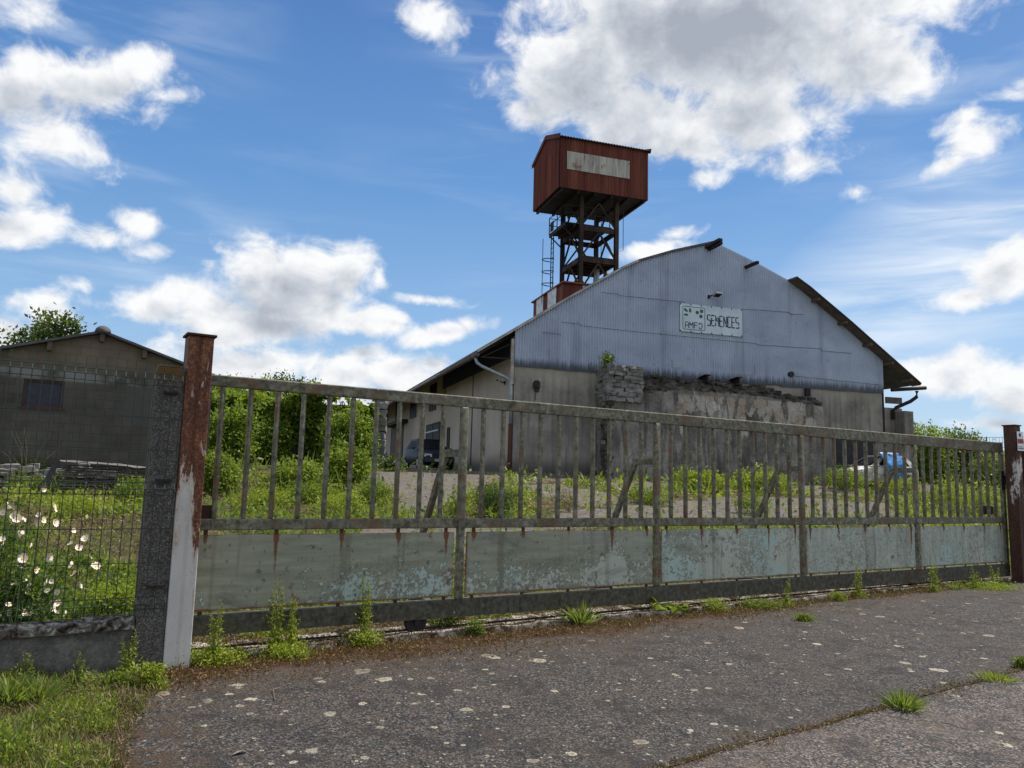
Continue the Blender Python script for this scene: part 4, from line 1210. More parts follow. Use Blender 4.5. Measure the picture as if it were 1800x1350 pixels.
b = MB(); b.bar((-.16, .12, .05), (-.36, -.16, .02), .13, .12); b.build('housing', M['white'], t, bevel=.02)
b = MB(); b.bar((-.355, -.155, .02), (-.375, -.18, .018), .09, .08); b.build('lens', M['black'], t)

# ------------------------------------------------------------------ the sign
s0 = BLD.front(1195, 532.5, -.1); s1 = BLD.front(1304, 544.5, -.1); s2 = BLD.front(1196, 582, -.1)
SW, SH = s1[0] - s0[0], s0[2] - s2[2]
sign = thing('company_sign', 'white sign with green seed emblem and worn navy lettering on corrugated gable', 'sign', BLD.w(s0[0], -.10, s0[2] - SH), BLD.rz)
def rrect(w, h, r, x0=0, z0=0, n=5):
    p = []
    for cx, cz_, a0 in ((w - r, r, -90), (w - r, h - r, 0), (r, h - r, 90), (r, r, 180)):
        for k in range(n + 1):
            t_ = math.radians(a0 + 90 * k / n); p.append((x0 + cx + r * math.cos(t_), z0 + cz_ + r * math.sin(t_)))
    return p
b = MB(); b.prism(rrect(SW, SH, .09), -.012, .012, 1); b.build('board', M['signwhite'], sign)
b = MB()
for k in range(7):
    for z_ in (.03, SH - .03): b.box((SW * (k + .05) / 6.1, -.015, z_), (.05, .01, .06))
b.build('screws', M['signnavy'], sign)
fx = lambda x_: (x_ - 180) / 1295 * SW
fz = lambda x_, y_: SH - (y_ - (385 + (x_ - 180) * .108)) / 597 * SH
def stroke(b, p, q, w, wear=.0, gap=None):
    p, q = np.array(p), np.array(q); L = np.linalg.norm(q - p); n = max(1, int(L / .05))
    for i in range(n):
        if rng.random() < wear: continue
        a_ = p + (q - p) * i / n; c_ = p + (q - p) * (i + 1) / n
        b.bar((a_[0], -.016, a_[1]), (c_[0], -.016, c_[1]), .006, w * rng.uniform(.8, 1.1), up=(0, 1, 0)) if False else b.bar((a_[0], -.0165, a_[1]), (c_[0], -.0165, c_[1]), w * rng.uniform(.8, 1.1), .006, up=(0, 1, 0))
b = MB()
a0_, a1_ = fx(238), fx(688); z0_, z1_ = fz(238, 935), fz(238, 450)
out = rrect(a1_ - a0_, z1_ - z0_, .06, a0_, z0_)
for p_, q_ in zip(out, out[1:] + out[:1]): stroke(b, p_, q_, .026)
b.build('emblem_frame', M['signgreen'], sign)
b = MB()
for (x_, y_, rx, ry, tl_) in ((300, 540, 50, 26, -45), (385, 545, 26, 48, 0), (303, 635, 44, 26, 0), (533, 590, 36, 38, 0), (622, 565, 36, 40, 0), (607, 673, 34, 42, 0)):
    cx, cz_ = fx(x_), fz(x_, y_); t_ = math.radians(tl_); kx, kz = SW / 1295, SH / 597
    poly = [(cx + kx * (rx * math.cos(a) * math.cos(t_) - ry * math.sin(a) * math.sin(t_)), cz_ + kz * (rx * math.cos(a) * math.sin(t_) + ry * math.sin(a) * math.cos(t_))) for a in np.linspace(0, 2 * math.pi, 18)[:-1]]
    b = MB(); b.prism(poly, -.018, -.012, 1); b.build('emblem_seed', M['signgreen'], sign)
LET = {'S': [(1, 1, 0, 1), (0, 1, 0, .52), (0, .52, 1, .52), (1, .52, 1, 0), (1, 0, 0, 0)], 'E': [(0, 0, 0, 1), (0, 1, 1, 1), (0, .52, .85, .52), (0, 0, 1, 0)],
       'M': [(0, 0, 0, 1), (0, 1, .5, .45), (.5, .45, 1, 1), (1, 1, 1, 0)], 'N': [(0, 0, 0, 1), (0, 1, 1, 0), (1, 0, 1, 1)], 'C': [(1, 1, 0, 1), (0, 1, 0, 0), (0, 0, 1, 0)],
       'A': [(0, 0, 0, .8), (0, .8, .25, 1), (.25, 1, .75, 1), (.75, 1, 1, .8), (1, .8, 1, 0), (0, .45, 1, .45)], 'F': [(0, 0, 0, 1), (0, 1, 1, 1), (0, .52, .8, .52)],
       'O': [(.25, 0, 0, .3), (0, .3, 0, .7), (0, .7, .25, 1), (.25, 1, .75, 1), (.75, 1, 1, .7), (1, .7, 1, .3), (1, .3, .75, 0), (.75, 0, .25, 0)]}
def word(txt, xa, ya, xb, yb, h, w, wear, fill=.72):
    n = len(txt)
    b = MB()
    for k, ch in enumerate(txt):
        xl = xa + (xb - xa) * k / n; xr = xl + (xb - xa) / n * fill
        for (p0, q0, p1, q1) in LET[ch]:
            def P(u_, v_):
                x_ = xl + (xr - xl) * u_; return (fx(x_), fz(x_, ya + (x_ - xa) * .108) + (v_ - 1) * h * SH / 597)
            stroke(b, P(p0, q0), P(p1, q1), w, wear)
    b.build('lettering', M['signnavy'], sign)
word('SEMENCES', 742, 640, 1425, 640, 225, .050, .07)
word('AMFO', 285, 785, 655, 785, 125, .036, .03)

# ------------------------------------------------------------------ headframe tower
tw = thing('headframe_tower', 'rusty steel mine headframe with a red corrugated cabin on top', 'tower', frame=TOW)
LW, LD = 2.23, 2.84
legs = [(0, 0), (LW, 0), (0, LD), (LW, LD)]
for (u, v) in legs:
    b = MB()
    b.b2((u - .115, v - .115, -6), (u + .115, v - .09, 4.9)); b.b2((u - .115, v + .09, -6), (u + .115, v + .115, 4.9)); b.b2((u - .02, v - .09, -6), (u + .02, v + .09, 4.9))
    b.build('leg', M['ruststeel'], tw)
faces = [((0, 0), (LW, 0)), ((LW, 0), (LW, LD)), ((0, LD), (LW, LD)), ((0, 0), (0, LD))]
LV = [-.75, 1.18, 3.02, 4.75]
for zi in LV[1:3]:
    b = MB()
    for (p_, q_) in faces:
        p3, q3 = np.array([*p_, zi]), np.array([*q_, zi]); d_ = (q3 - p3) / np.linalg.norm(q3 - p3)
        b.bar(p3 + d_ * .117, q3 - d_ * .117, .12, .30)
    b.build('ring_beam', M['ruststeel'], tw)
for z0_, z1_ in zip(LV[:-1], LV[1:]):
    for (p_, q_) in faces:
        p3, q3 = np.array(p_), np.array(q_); mid = (p3 + q3) / 2
        b = MB()
        b.bar((*(p3 + (q3 - p3) * .05), z0_ + .25), (*mid, z1_ - .15), .09, .09); b.bar((*(q3 - (q3 - p3) * .05), z0_ + .25), (*mid, z1_ - .15), .09, .09)
        b.build('brace', M['ruststeel'], tw)
b = MB(); b.b2((.06, .06, 1.36), (LW - .06, LD - .06, 1.42))
for v in np.linspace(.4, LD - .4, 4): b.b2((.1, v - .05, 1.05), (LW - .1, v + .05, 1.355))
b.build('platform', M['darksteel'], tw)
b = MB(); b.b2((-1.02, -.02, 3.20), (LW - .3, LD - .3, 3.25))
for u in (-.98, -.4): b.b2((u - .04, 0, 3.02), (u + .04, LD - .35, 3.195))
b.build('platform', M['darksteel'], tw)
def railing(pts, z0_, h=1.0):
    b = MB()
    for a_, c_ in zip(pts[:-1], pts[1:]):
        for hh in (h, h * .55): b.bar((*a_, z0_ + hh), (*c_, z0_ + hh), .035, .035)
        n = max(1, round(math.dist(a_, c_) / 1.1))
        for i in range(n + 1):
            x_, y_ = a_[0] + (c_[0] - a_[0]) * i / n, a_[1] + (c_[1] - a_[1]) * i / n
            b.bar((x_, y_, z0_), (x_, y_, z0_ + h), .045, .045)
    b.b2((-1.04, 1.75, z0_ + .05), (-1.01, 2.25, z0_ + .62))
    return b
railing([(LW - .45, -.05), (-1.0, -.05), (-1.0, LD - .32), (-.2, LD - .32)], 3.25).build('railing', M['darksteel'], tw)
for v_ in (.3, 2.3):
    b = MB(); b.bar((-.95, v_, 3.0), (-.12, v_, 2.3), .06, .06); b.build('bracket', M['darksteel'], tw)
b = MB()
for v in (2.25, 2.62): b.bar((-.82, v, 3.2), (-.82, v, -1.3), .05, .05)
for z_ in np.arange(-1.2, 3.1, .3): b.bar((-.82, 2.25, z_), (-.82, 2.62, z_), .025, .025)
b.build('ladder', M['darksteel'], tw)
for z_ in (.15, .9, 1.65):
    b = MB(); pts = [(-.82 - .62 * math.sin(t_), 2.435 + .36 * -math.cos(t_), z_) for t_ in np.linspace(0, math.pi, 13)]
    b.tube(pts, .028, 6); b.build('ladder_hoop', M['darksteel'], tw)
for x_ in (1.42,):
    b = MB(); b.tube([(-x_, 2.43, 2.9), (-x_, 2.43, -1.0)], .02, 6); b.build('ladder_strap', M['darksteel'], tw)
b = MB(); b.tube([(2.62, -.1, 4.9), (2.63, -.1, 1.95), (2.45, -.05, 1.9)], .018, 6); b.tube([(2.0, 1.6, 4.9), (2.0, 1.6, 1.6)], .018, 6); b.build('cable', M['black'], tw)
b = MB(); b.tube([(1.6, 1.3, -1), (1.6, 1.3, 1.3)], .16, 12); b.build('duct', M['zinc'], tw)
# cabin
cu_, cU_, cv_, cV_ = -1.65, 3.88, -.70, 3.58
cz0, cz1, czr = 4.95, 7.95, 8.66
cab = MB()
def wavewall(b, p, q, z0f, z1f, out, per=.17, amp=.030):
    p, q = np.array(p, float), np.array(q, float); L = np.linalg.norm(q - p); n = int(L / per * 6)
    t_ = np.linspace(0, 1, n); A_ = np.zeros((n, 2, 3)); o_ = np.array(out, float)
    for i in range(n):
        s_ = p + (q - p) * t_[i] + o_ * (amp * math.sin(t_[i] * L / per * 2 * math.pi) + .03)
        A_[i, 0] = (s_[0], s_[1], z0f(t_[i])); A_[i, 1] = (s_[0], s_[1], z1f(t_[i]))
    b.grid(A_)
gab = lambda t_: cz1 + (czr - cz1) * (1 - abs(2 * t_ - 1))
wavewall(cab, (cu_, cv_), (cU_, cv_), lambda t_: cz0, lambda t_: cz1, (0, -1))
wavewall(cab, (cu_, cV_), (cU_, cV_), lambda t_: cz0, lambda t_: cz1, (0, 1))
wavewall(cab, (cu_, cv_), (cu_, cV_), lambda t_: cz0, gab, (-1, 0))
wavewall(cab, (cU_, cv_), (cU_, cV_), lambda t_: cz0, gab, (1, 0))
co = cab.build('cabin', M['rustred'], tw, smooth=True)
pp = MB()
p0, p1 = TOW.front(997, 282, cv_ - .07), TOW.front(1107, 302, cv_ - .07)
wavewall(pp, (p0[0], cv_ - .045), (p1[0], cv_ - .045), lambda t_: 6.05, lambda t_: 7.12, (0, -1), .12, .02)
pp.build('pale_panel', M['palepanel'], co, smooth=True)
b = MB(); b.b2((cu_ + .05, cv_ + .05, cz0 + .02), (cU_ - .05, cV_ - .05, cz0 + .08))
for u in np.linspace(cu_ + .2, cU_ - .2, 6): b.b2((u - .06, cv_ + .06, cz0 - .16), (u + .06, cV_ - .06, cz0 + .019))
b.build('floor', M['darksteel'], co)
nu_ = int((cU_ - cu_ + .36) / .18 * 6); uu2 = np.linspace(cu_ - .12, cU_ + .12, nu_)
wv = .035 * np.sin(uu2 / .18 * 2 * np.pi)
A = np.zeros((nu_, 6, 3)); mv = (cv_ + cV_) / 2
for j, (v, z_) in enumerate(((cv_ - .18, cz1 - .06), (mv, czr + .10), (cV_ + .18, cz1 - .06), (cV_ + .18, cz1 - .02), (mv, czr + .15), (cv_ - .18, cz1 - .02))):
    A[:, j, 0] = uu2; A[:, j, 1] = v; A[:, j, 2] = z_ + wv
A = np.concatenate([A, A[:, :1]], 1)
b = MB(); b.grid(A); b.build('roof', M['darksteel'], co, smooth=True)
for u in (cu_ - .10, cU_ + .10):
    b = MB(); b.bar((u, cv_ - .22, cz1 - .06), (u, mv, czr + .12), .04, .26); b.bar((u, mv, czr + .12), (u, cV_ + .22, cz1 - .06), .04, .26)
    b.build('verge_board', M['rustred'], co)
# skirt shed at the tower foot
b = MB(); b.b2((-1.12, -.22, -3.5), (3.2, 4.75, -.42)); sk = b.build('base_shed', M['rustred'], tw)
b = MB(); b.prism([(-.40, -.415), (4.95, -.47), (4.95, -.39), (-.40, -.335)], -1.22, 3.3, 0); b.build('roof', M['rustsheet'], sk)
for v0, v1 in ((.75, 2.15), (2.9, 4.1)):
    b = MB(); wavewall(b, (-1.13, v0), (-1.13, v1), lambda t_: -3.4, lambda t_: -.43, (-1, 0), .12, .015); b.build('pale_panel', M['whitesheet'], sk, smooth=True)
b = MB(); wavewall(b, (.05, -.23), (1.6, -.23), lambda t_: -3.4, lambda t_: -.45, (0, -1), .12, .015); b.build('pale_panel', M['whitesheet'], sk, smooth=True)

# ------------------------------------------------------------------ the small block house on the left
ho = thing('block_house', 'small grey hollow-block gable house behind the mesh fence', 'house', frame=HOUSE)
hr = lambda u: -.06 - .315 * abs(u)
HW = 2.6
win0, win1 = HOUSE.front(37, 716, 0), HOUSE.front(114, 671, 0)
wx0, wx1, wz0, wz1 = win0[0], win1[0], win0[2] + .03, win1[2]
b = MB()
b.prism([(-HW, -4), (wx0, -4), (wx0, hr(wx0)), (-HW, hr(HW))], 0, .22, 1)
b.prism([(wx1, -4), (HW, -4), (HW, hr(HW)), (0, hr(0)), (wx1, hr(wx1))], 0, .22, 1)
b.prism([(wx0, -4), (wx1, -4), (wx1, wz0), (wx0, wz0)], 0, .22, 1)
b.prism([(wx0, wz1), (wx1, wz1), (wx1, hr(wx1)), (wx0, hr(wx0))], 0, .22, 1)
b.b2((-HW, .23, -4), (-HW + .2, 7, hr(HW) - .02)); b.b2((HW - .2, .23, -4), (HW, 7, hr(HW) - .02)); b.b2((-HW, 7, -4), (HW, 7.2, hr(HW) - .02))
b.build('wall', M['blocks'], ho, fix=False)
wf = MB(); t_ = .05
wf.b2((wx0, .03, wz0), (wx0 + t_, .12, wz1)); wf.b2((wx1 - t_, .03, wz0), (wx1, .12, wz1)); wf.b2((wx0 + t_, .03, wz1 - t_), (wx1 - t_, .12, wz1)); wf.b2((wx0 + t_, .03, wz0), (wx1 - t_, .12, wz0 + t_)); wf.b2((wx0 - .05, -.04, wz0 - .055), (wx1 + .05, .10, wz0 - .002))
wo_ = wf.build('window', M['brownwood'], ho)
b = MB(); b.b2((wx0 + t_, .08, wz0 + t_), (wx1 - t_, .10, wz1 - t_)); b.build('pane', M['bluepane'], wo_)
rf = MB()
rf.prism([(-HW - .25, hr(HW + .25) + .01), (-.02, hr(.02) + .01), (-.02, hr(.02) + .065), (-HW - .25, hr(HW + .25) + .065)], -.22, 7.4, 1)
rf.prism([(.02, hr(.02) + .01), (HW + .25, hr(HW + .25) + .01), (HW + .25, hr(HW + .25) + .065), (.02, hr(.02) + .065)], -.22, 7.4, 1)
ro = rf.build('roof', M['roof'], ho)
b = MB(); b.prism([(.17 * math.cos(a), .17 * math.sin(a) * .85 - .04) for a in np.linspace(-.1, math.pi + .1, 12)], -.26, 7.4, 1); b.build('ridge_cap', M['roof'], ro, True)
for u in (-2.1, -1.05, 0, .95, 1.9):
    b = MB(); b.b2((u - .05, -.17, hr(u) - .20), (u + .05, -.001, hr(u) + .005)); b.build('purlin_end', M['bark'], ho)
# ------------------------------------------------------------------ vehicles and yard things
def loft(b, rings):
    n = len(rings[0]); k = len(b.v)
    vs = [p for r_ in rings for p in r_]; fs = []
    for i in range(len(rings) - 1):
        for j in range(n):
            fs.append((i * n + j, i * n + (j + 1) % n, (i + 1) * n + (j + 1) % n, (i + 1) * n + j))
    fs.append(tuple(range(n))); fs.append(tuple((len(rings) - 1) * n + j for j in range(n)))
    b.add(vs, fs)
def ring(x, zb, zt, hw, cr=.94):
    half = [(hw * .90, zb), (hw * .985, zb + .08), (hw, (zb + zt) / 2 - .02), (hw * .985, zt - .10), (hw * cr, zt - .02), (hw * .72, zt + .012), (hw * .3, zt + .03)]
    return [(x, y, z) for y, z in half] + [(x, -y, z) for y, z in half[::-1]]
def hatchback(name, label, P, heading, paint, missing=False, scale=1.0):
    t = thing(name, label, 'car', P, heading)
    b = MB()
    loft(b, [ring(*s_) for s_ in [(1.86, .34, .60, .60), (1.80, .26, .68, .72), (1.60, .22, .73, .79), (1.15, .21, .80, .81), (.62, .21, .90, .82), (-.4, .21, .92, .825), (-1.2, .21, .93, .82), (-1.62, .23, .92, .80), (-1.80, .28, .86, .74), (-1.84, .34, .75, .70)]])
    body = b.build('body', paint, t, smooth=True)
    mod = body.modifiers.new('edge', 'EDGE_SPLIT'); mod.split_angle = math.radians(50)
    lo = [(.78, .74), (-1.72, .72)]; hi = [(.02, .56), (-1.30, .54)]
    zl, zh = .90, 1.39
    C_ = lambda x, hw, z: [(x, hw, z), (x, -hw, z)]
    A0, A1 = C_(*lo[0], zl); A2, A3 = C_(*lo[1], zl); B0, B1 = C_(*hi[0], zh); B2, B3 = C_(*hi[1], zh)
    b = MB(); b.add([A0, A1, A2, A3, B0, B1, B2, B3], [(0, 1, 5, 4), (2, 6, 7, 3), (0, 4, 6, 2), (1, 3, 7, 5)])
    b.build('cabin', paint, t)
    b = MB(); k = .985
    b.prism([(hi[0][0] + .03, -hi[0][1]), (hi[0][0] + .03, hi[0][1]), (hi[1][0] - .05, hi[1][1]), (hi[1][0] - .05, -hi[1][1])], zh - .005, zh + .035, 2)
    b.build('roof', paint, t, bevel=.015)
    def pane(nm, q, u0, u1, w0, w1, out=.012):
        q = [np.array(p) for p in q]
        def S_(u, w): return (q[0] * (1 - u) + q[1] * u) * (1 - w) + (q[3] * (1 - u) + q[2] * u) * w
        nn = np.cross(q[1] - q[0], q[3] - q[0]); nn /= np.linalg.norm(nn)
        c_ = sum(q) / 4; nn = nn * np.sign(nn @ (c_ - np.array([-.4, 0, 1.1])))
        p = [S_(u0, w0), S_(u1, w0), S_(u1, w1), S_(u0, w1)]
        b = MB(); b.add([x_ + nn * out for x_ in p] + [x_ + nn * .002 for x_ in p], [(0, 1, 2, 3), (4, 7, 6, 5), (0, 4, 5, 1), (1, 5, 6, 2), (2, 6, 7, 3), (3, 7, 4, 0)])
        b.build(nm, M['window'], t)
    pane('windscreen', [A0, A1, B1, B0], .07, .93, .08, .92)
    pane('rear_window', [A2, A3, B3, B2], .08, .92, .15, .88)
    for q in ([A0, A2, B2, B0], [A1, A3, B3, B1]):
        pane('side_window', q, .12, .47, .12, .88); pane('side_window', q, .51, .86, .12, .88)
    for sx in (1.12, -1.20):
        for sy in (1, -1):
            if missing and sx > 0: continue
            b = MB(); b.tube([(sx, sy * .64, .28), (sx, sy * .826, .28)], .28, 24); w_ = b.build('wheel', M['tyre'], t)
            b = MB(); b.tube([(sx, sy * .80, .28), (sx, sy * .833, .28)], .17, 16); b.build('rim', M['rim'], w_)
    b = MB(); b.prism([(1.80, -.70), (1.93, -.60), (1.95, 0), (1.93, .60), (1.80, .70)], .30, .48, 2); b.build('bumper', M['bumper'], t, bevel=.02)
    b = MB(); b.prism([(-1.78, -.70), (-1.90, -.6), (-1.90, .6), (-1.78, .70)], .32, .50, 2); b.build('bumper', M['bumper'], t, bevel=.02)
    for sy in (1, -1):
        b = MB(); b.bar((1.845, sy * .36, .60), (1.80, sy * .70, .61), .05, .13); b.build('headlight', M['lamp'], t, bevel=.01)
        b = MB(); b.b2((.55, sy * .84, .90), (.66, sy * .97, 1.0)); b.build('mirror', paint, t, bevel=.02)
    b = MB(); b.b2((1.83, -.33, .56), (1.875, .33, .65)); b.build('grille', M['black'], t)
    b = MB(); b.b2((1.952, -.26, .34), (1.962, .26, .45)); b.build('number_plate', M['plate'], t)
    b = MB(); b.tube([(1.05, -.5, .905), (.45, .25, 1.08)], .012, 5); b.build('wiper', M['black'], t)
    t.scale = (scale,) * 3
    return t
q = at_Y(752, 829, 36.0); q[2] = float(gz(q[0], q[1])) + .01
hatchback('parked_hatchback', 'dark navy old hatchback parked by the pale shed wall', q, math.radians(-68), M['carnavy'])
q = at_Y(1537, 840, 33.2); q[2] = float(gz(q[0], q[1])) + .02
wk = hatchback('wrecked_car', 'dirty white abandoned car sunk in weeds beside the gable', q, BLD.rz + math.pi - .04, M['carwhite'], True, .94)
Wm = Matrix.Translation(Vector(tuple(q))) @ Matrix.Rotation(BLD.rz + math.pi - .04, 4, 'Z')
tv = np.zeros((16, 14, 3))
for i in range(16):
    for j in range(14):
        x_ = -.62 + .95 * i / 15; s_ = j / 13 * 1.5
        if s_ < .35: y_, z_ = .30 + s_, 1.45
        elif s_ < .95: y_, z_ = .60 + (s_ - .35) * .55, 1.45 - (s_ - .35) * .85
        else: y_, z_ = .93 + .05 * (s_ - .95), .94 - (s_ - .95) * 1.1
        fo = float(fbm(x_ * 5, s_ * 1.2, 0, 3, 81)) - .5
        tv[i, j] = (x_ + fo * .12 - .10 * s_, y_ + .03 + .10 * float(fbm(x_ * 9, s_ * 1.5, 0, 2, 82)) * min(1, s_ * 2), z_)
P_ = np.array([list(Wm @ Vector(p)) for p in tv.reshape(-1, 3)]).reshape(16, 14, 3)
b = MB(); b.grid(P_); o = b.build('tarpaulin', M['tarp'], smooth=True); tag(o, 'crumpled blue tarpaulin draped over the white abandoned car', 'tarpaulin')
sm = o.modifiers.new('thick', 'SOLIDIFY'); sm.thickness = .008

q = at_Y(672, 826, 38.5); q[2] = float(gz(q[0], q[1]))
t = thing('plastic_barrel', 'blue plastic barrel standing by the far end of the pale shed wall', 'barrel', q)
b = MB(); b.tube([(0, 0, 0), (0, 0, .06), (0, 0, .3), (0, 0, .6), (0, 0, .72), (0, 0, .78)], [.20, .23, .25, .25, .22, .17], 18); b.build('drum', M['barrel'], t, True)
b = MB(); b.tube([(0, 0, .34), (0, 0, .37)], .256, 18); b.tube([(0, 0, .78), (0, 0, .80)], .18, 18); b.build('rims', M['barrel'], t)

# rubble and planks before the block house
t = thing('rubble_row', 'row of loose grey stones lying along the foot of the block house', 'rubble', frame=HOUSE)
gh = lambda u, v: float(gz(*(HOUSE.w(u, v, 0)[:2]))) - HOUSE.O[2]
b = MB(); sd = 9000
for k in range(150):
    u = rng.uniform(-2.4, .4); v = -rng.uniform(.2, .9); sd += 1; s_ = rng.uniform(.06, .18)
    stone_mb((u, v, gh(u, v) + rng.uniform(.0, .55) * (1 - abs(v + .5))), (s_ * 1.5, s_, s_ * .8), b, sd)
b.build('stones', M['stone'], t, bevel=.01)
t = thing('plank_stack', 'collapsed dark stack of weathered planks and sheets before the block house', 'planks', frame=HOUSE)
b = MB()
for k in range(16):
    z_ = gh(0, -1.6) + .12 + k * .032; a_ = rng.normal() * .06
    u0 = -.62 + rng.uniform(-.1, .1); b.bar((u0, -1.5 + rng.uniform(-.3, .3) - a_, z_), (u0 + rng.uniform(1.2, 1.9), -1.5 + rng.uniform(-.3, .3) + a_, z_ + rng.normal() * .03), .16, .025)
b.build('planks', M['planks'], t)
b = MB(); A = np.zeros((24, 8, 3))
for i in range(24):
    for j in range(8):
        u = -.65 + 1.9 * i / 23; A[i, j] = (u, -2.0 + .11 * j, gh(0, -1.6) + .66 + .06 * float(fbm(i * .35, j * .3, 0, 3, 140)) - .12 * (i / 23) + .04 * (j / 7))
b.grid(A); o = b.build('metal_sheet', M['sheetmetal'], t); o.modifiers.new('thick', 'SOLIDIFY').thickness = .01
b = MB(); b.bar((-.75, -2.15, gh(0, -2) + .62), (-.98, -2.2, gh(0, -2) - .02), .05, .10); b.build('prop', M['blackwood'], t)

# distant mesh fence on the right bank
e0 = ground_at(1690, 800); 
pA, pB = at_Y(1655, 790, 47), at_Y(1830, 786, 44)
fr = Frame((pA[0], pA[1], 0), math.atan2(pB[0] - pA[0], pB[1] - pA[1]))
Lf = float(np.hypot(*(pB - pA)[:2])); zt_f = float(at_Y(1740, 769, 45.5)[2])
t = thing('wire_fence', 'distant dark wire mesh fence on the grassy bank at the right', 'fence', frame=fr)
b = MB()
for u in np.arange(0, Lf, .16): b.bar((u, 0, zt_f - 1.6), (u, 0, zt_f), .018, .018)
for z_ in np.arange(zt_f - 1.5, zt_f + .01, .3): b.bar((0, -.012, z_), (Lf, -.012, z_), .02, .02)
b.build('mesh', M['wire'], t)
b = MB()
for u in np.arange(0, Lf + .1, 2.4): b.b2((u - .03, .02, zt_f - 2.6), (u + .03, .08, zt_f + .05))
b.build('post', M['wire'], t)

# ivy wall with block pillar
pp_ = at_Y(651, 820, 30.0); gzp = float(gz(pp_[0], pp_[1]))
IV = Frame((pp_[0], pp_[1], gzp), math.radians(-94))
zt_p = float(at_Y(651, 701, 30.0)[2]) - gzp
t = thing('block_pillar', 'grey block pillar ending the ivy covered wall beside the shed', 'pillar', frame=IV)
b = MB(); sd = 20000; z_ = -.3; k = 0
while z_ < zt_p - .1:
    k += 1; stone_mb((-.25 + .01 * (k % 2), .0, z_ + .15), (.56, .5, .285), b, sd + k); z_ += .29
b.build('blocks', M['stone'], t, bevel=.02)
t = thing('yard_wall', 'old wall coloured dark for shade, almost hidden under ivy left of the pillar', 'wall', frame=IV)
b = MB(); b.b2((.06, -.15, -.8), (9.5, .15, zt_p - .35)); b.build('wall', M['shadewall'], t)
b = MB(); b.b2((.06, -.2, zt_p - .348), (9.5, .2, zt_p - .30)); b.build('coping', M['roof'], t)

# ------------------------------------------------------------------ plants
def lump_points(lumps, n, fill=.35):
    """points in and mostly near the skin of several ellipsoids: (c, r, weight)"""
    w_ = np.array([l[2] for l in lumps], float); w_ /= w_.sum()
    k = rng.choice(len(lumps), size=n, p=w_)
    d = unit(rng.normal(size=(n, 3)))
    rr = np.where(rng.random(n) < fill, rng.random(n) ** .5, 1 - .18 * rng.random(n) + .10 * rng.normal(size=n))
    c = np.array([l[0] for l in lumps], float)[k]; r_ = np.array([l[1] for l in lumps], float)[k]
    return c + d * r_ * rr[:, None], k, d
def crown(parent, lumps, n, size, mat, name='crown', twig=12, seed=1, **kw):
    # secondary clumps scattered through the lumps, leaves around each clump
    nc = max(12, n // 26)
    cp, k, d = lump_points(lumps, nc, .45)
    cs = rng.uniform(.6, 1.5, nc) * size * 1.9
    idx = rng.integers(0, nc, n)
    P = cp[idx] + rng.normal(size=(n, 3)) * cs[idx][:, None] * np.array([.6, .6, .45])
    ct = rng.random(nc)
    tint = np.clip(.55 * ct[idx] + .45 * rng.random(n), 0, 1)
    return leaves(name, P, size * rng.uniform(.6, 1.35, n), mat, parent, tint, **kw)
def tree(label, base, lumps, n, size, mat, trunk_r=.18, group=None, limbs=9):
    t = thing('tree', label, 'tree', base, group=group)
    top = np.mean([l[0] for l in lumps], 0)
    b = MB(); h = top[2]
    b.tube([(0, 0, -.2), (.05, .03, h * .35), (top[0] * .6, top[1] * .6, h * .75), tuple(top)], [trunk_r * 1.2, trunk_r, trunk_r * .6, trunk_r * .25], 8)
    for k in range(limbs):
        l = lumps[k % len(lumps)]; e_ = np.array(l[0]) + unit(rng.normal(size=(1, 3)))[0] * np.array(l[1]) * .75
        s_ = np.array([top[0] * .4, top[1] * .4, h * rng.uniform(.4, .75)]); m_ = (s_ + e_) / 2 + rng.normal(size=3) * .15
        b.tube([tuple(s_), tuple(m_), tuple(e_)], [trunk_r * .35, trunk_r * .2, trunk_r * .06], 5)
    b.build('trunk', M['bark'], t, True)
    crown(t, lumps, n, size, mat)
    return t
def px_lumps(specs, Y, base):
    """crown masses given by their outline in the view, at real depth Y"""
    r_ = []
    for (px, py, rx, ry, w_) in specs:
        c = at_Y(px, py, Y) - base
        k = Y / FPX
        r_.append((c + np.array([0, rng.uniform(-.4, .4) * rx * k, 0]), (rx * k, rx * k * .8, ry * k), w_))
    return r_
def base_at(px, Y):
    q = at_Y(px, 840, Y); q[2] = float(gz(q[0], q[1])); return q
bs = base_at(75, 27)
tree('broad-leaved tree rising behind the roof of the block house', bs, px_lumps([(70, 592, 42, 26, 3), (105, 580, 26, 20, 2), (40, 605, 22, 18, 1), (88, 566, 14, 14, .7), (125, 568, 7, 10, .25), (30, 606, 10, 8, .4), (70, 640, 60, 40, 2)], 27, bs), 2300, .17, M['tree'], .15)
bs = base_at(-25, 26)
tree('dark tree cut by the left edge of the picture', bs, px_lumps([(-22, 596, 24, 26, 2), (-40, 570, 24, 30, 2), (-30, 640, 40, 40, 2)], 26, bs), 1500, .14, M['dark'], .15)
GT = 'trees behind the ivy wall'
bs = base_at(515, 44)
tree('dark green rounded tree behind the middle of the ivy wall', bs, px_lumps([(512, 698, 40, 32, 3), (538, 712, 28, 26, 2), (490, 722, 40, 30, 2), (508, 677, 26, 16, 1.2), (554, 728, 20, 16, 1)], 44, bs), 5200, .20, M['tree'], .2, GT)
bs = base_at(450, 42)
tree('lighter ragged tree between the white post and the dark rounded tree', bs, px_lumps([(450, 708, 40, 36, 3), (425, 692, 34, 26, 2), (468, 688, 22, 22, 1.5), (462, 668, 9, 8, .3), (420, 725, 40, 30, 2)], 42, bs), 4200, .17, M['ivy'], .2, GT)
bs = base_at(385, 36)
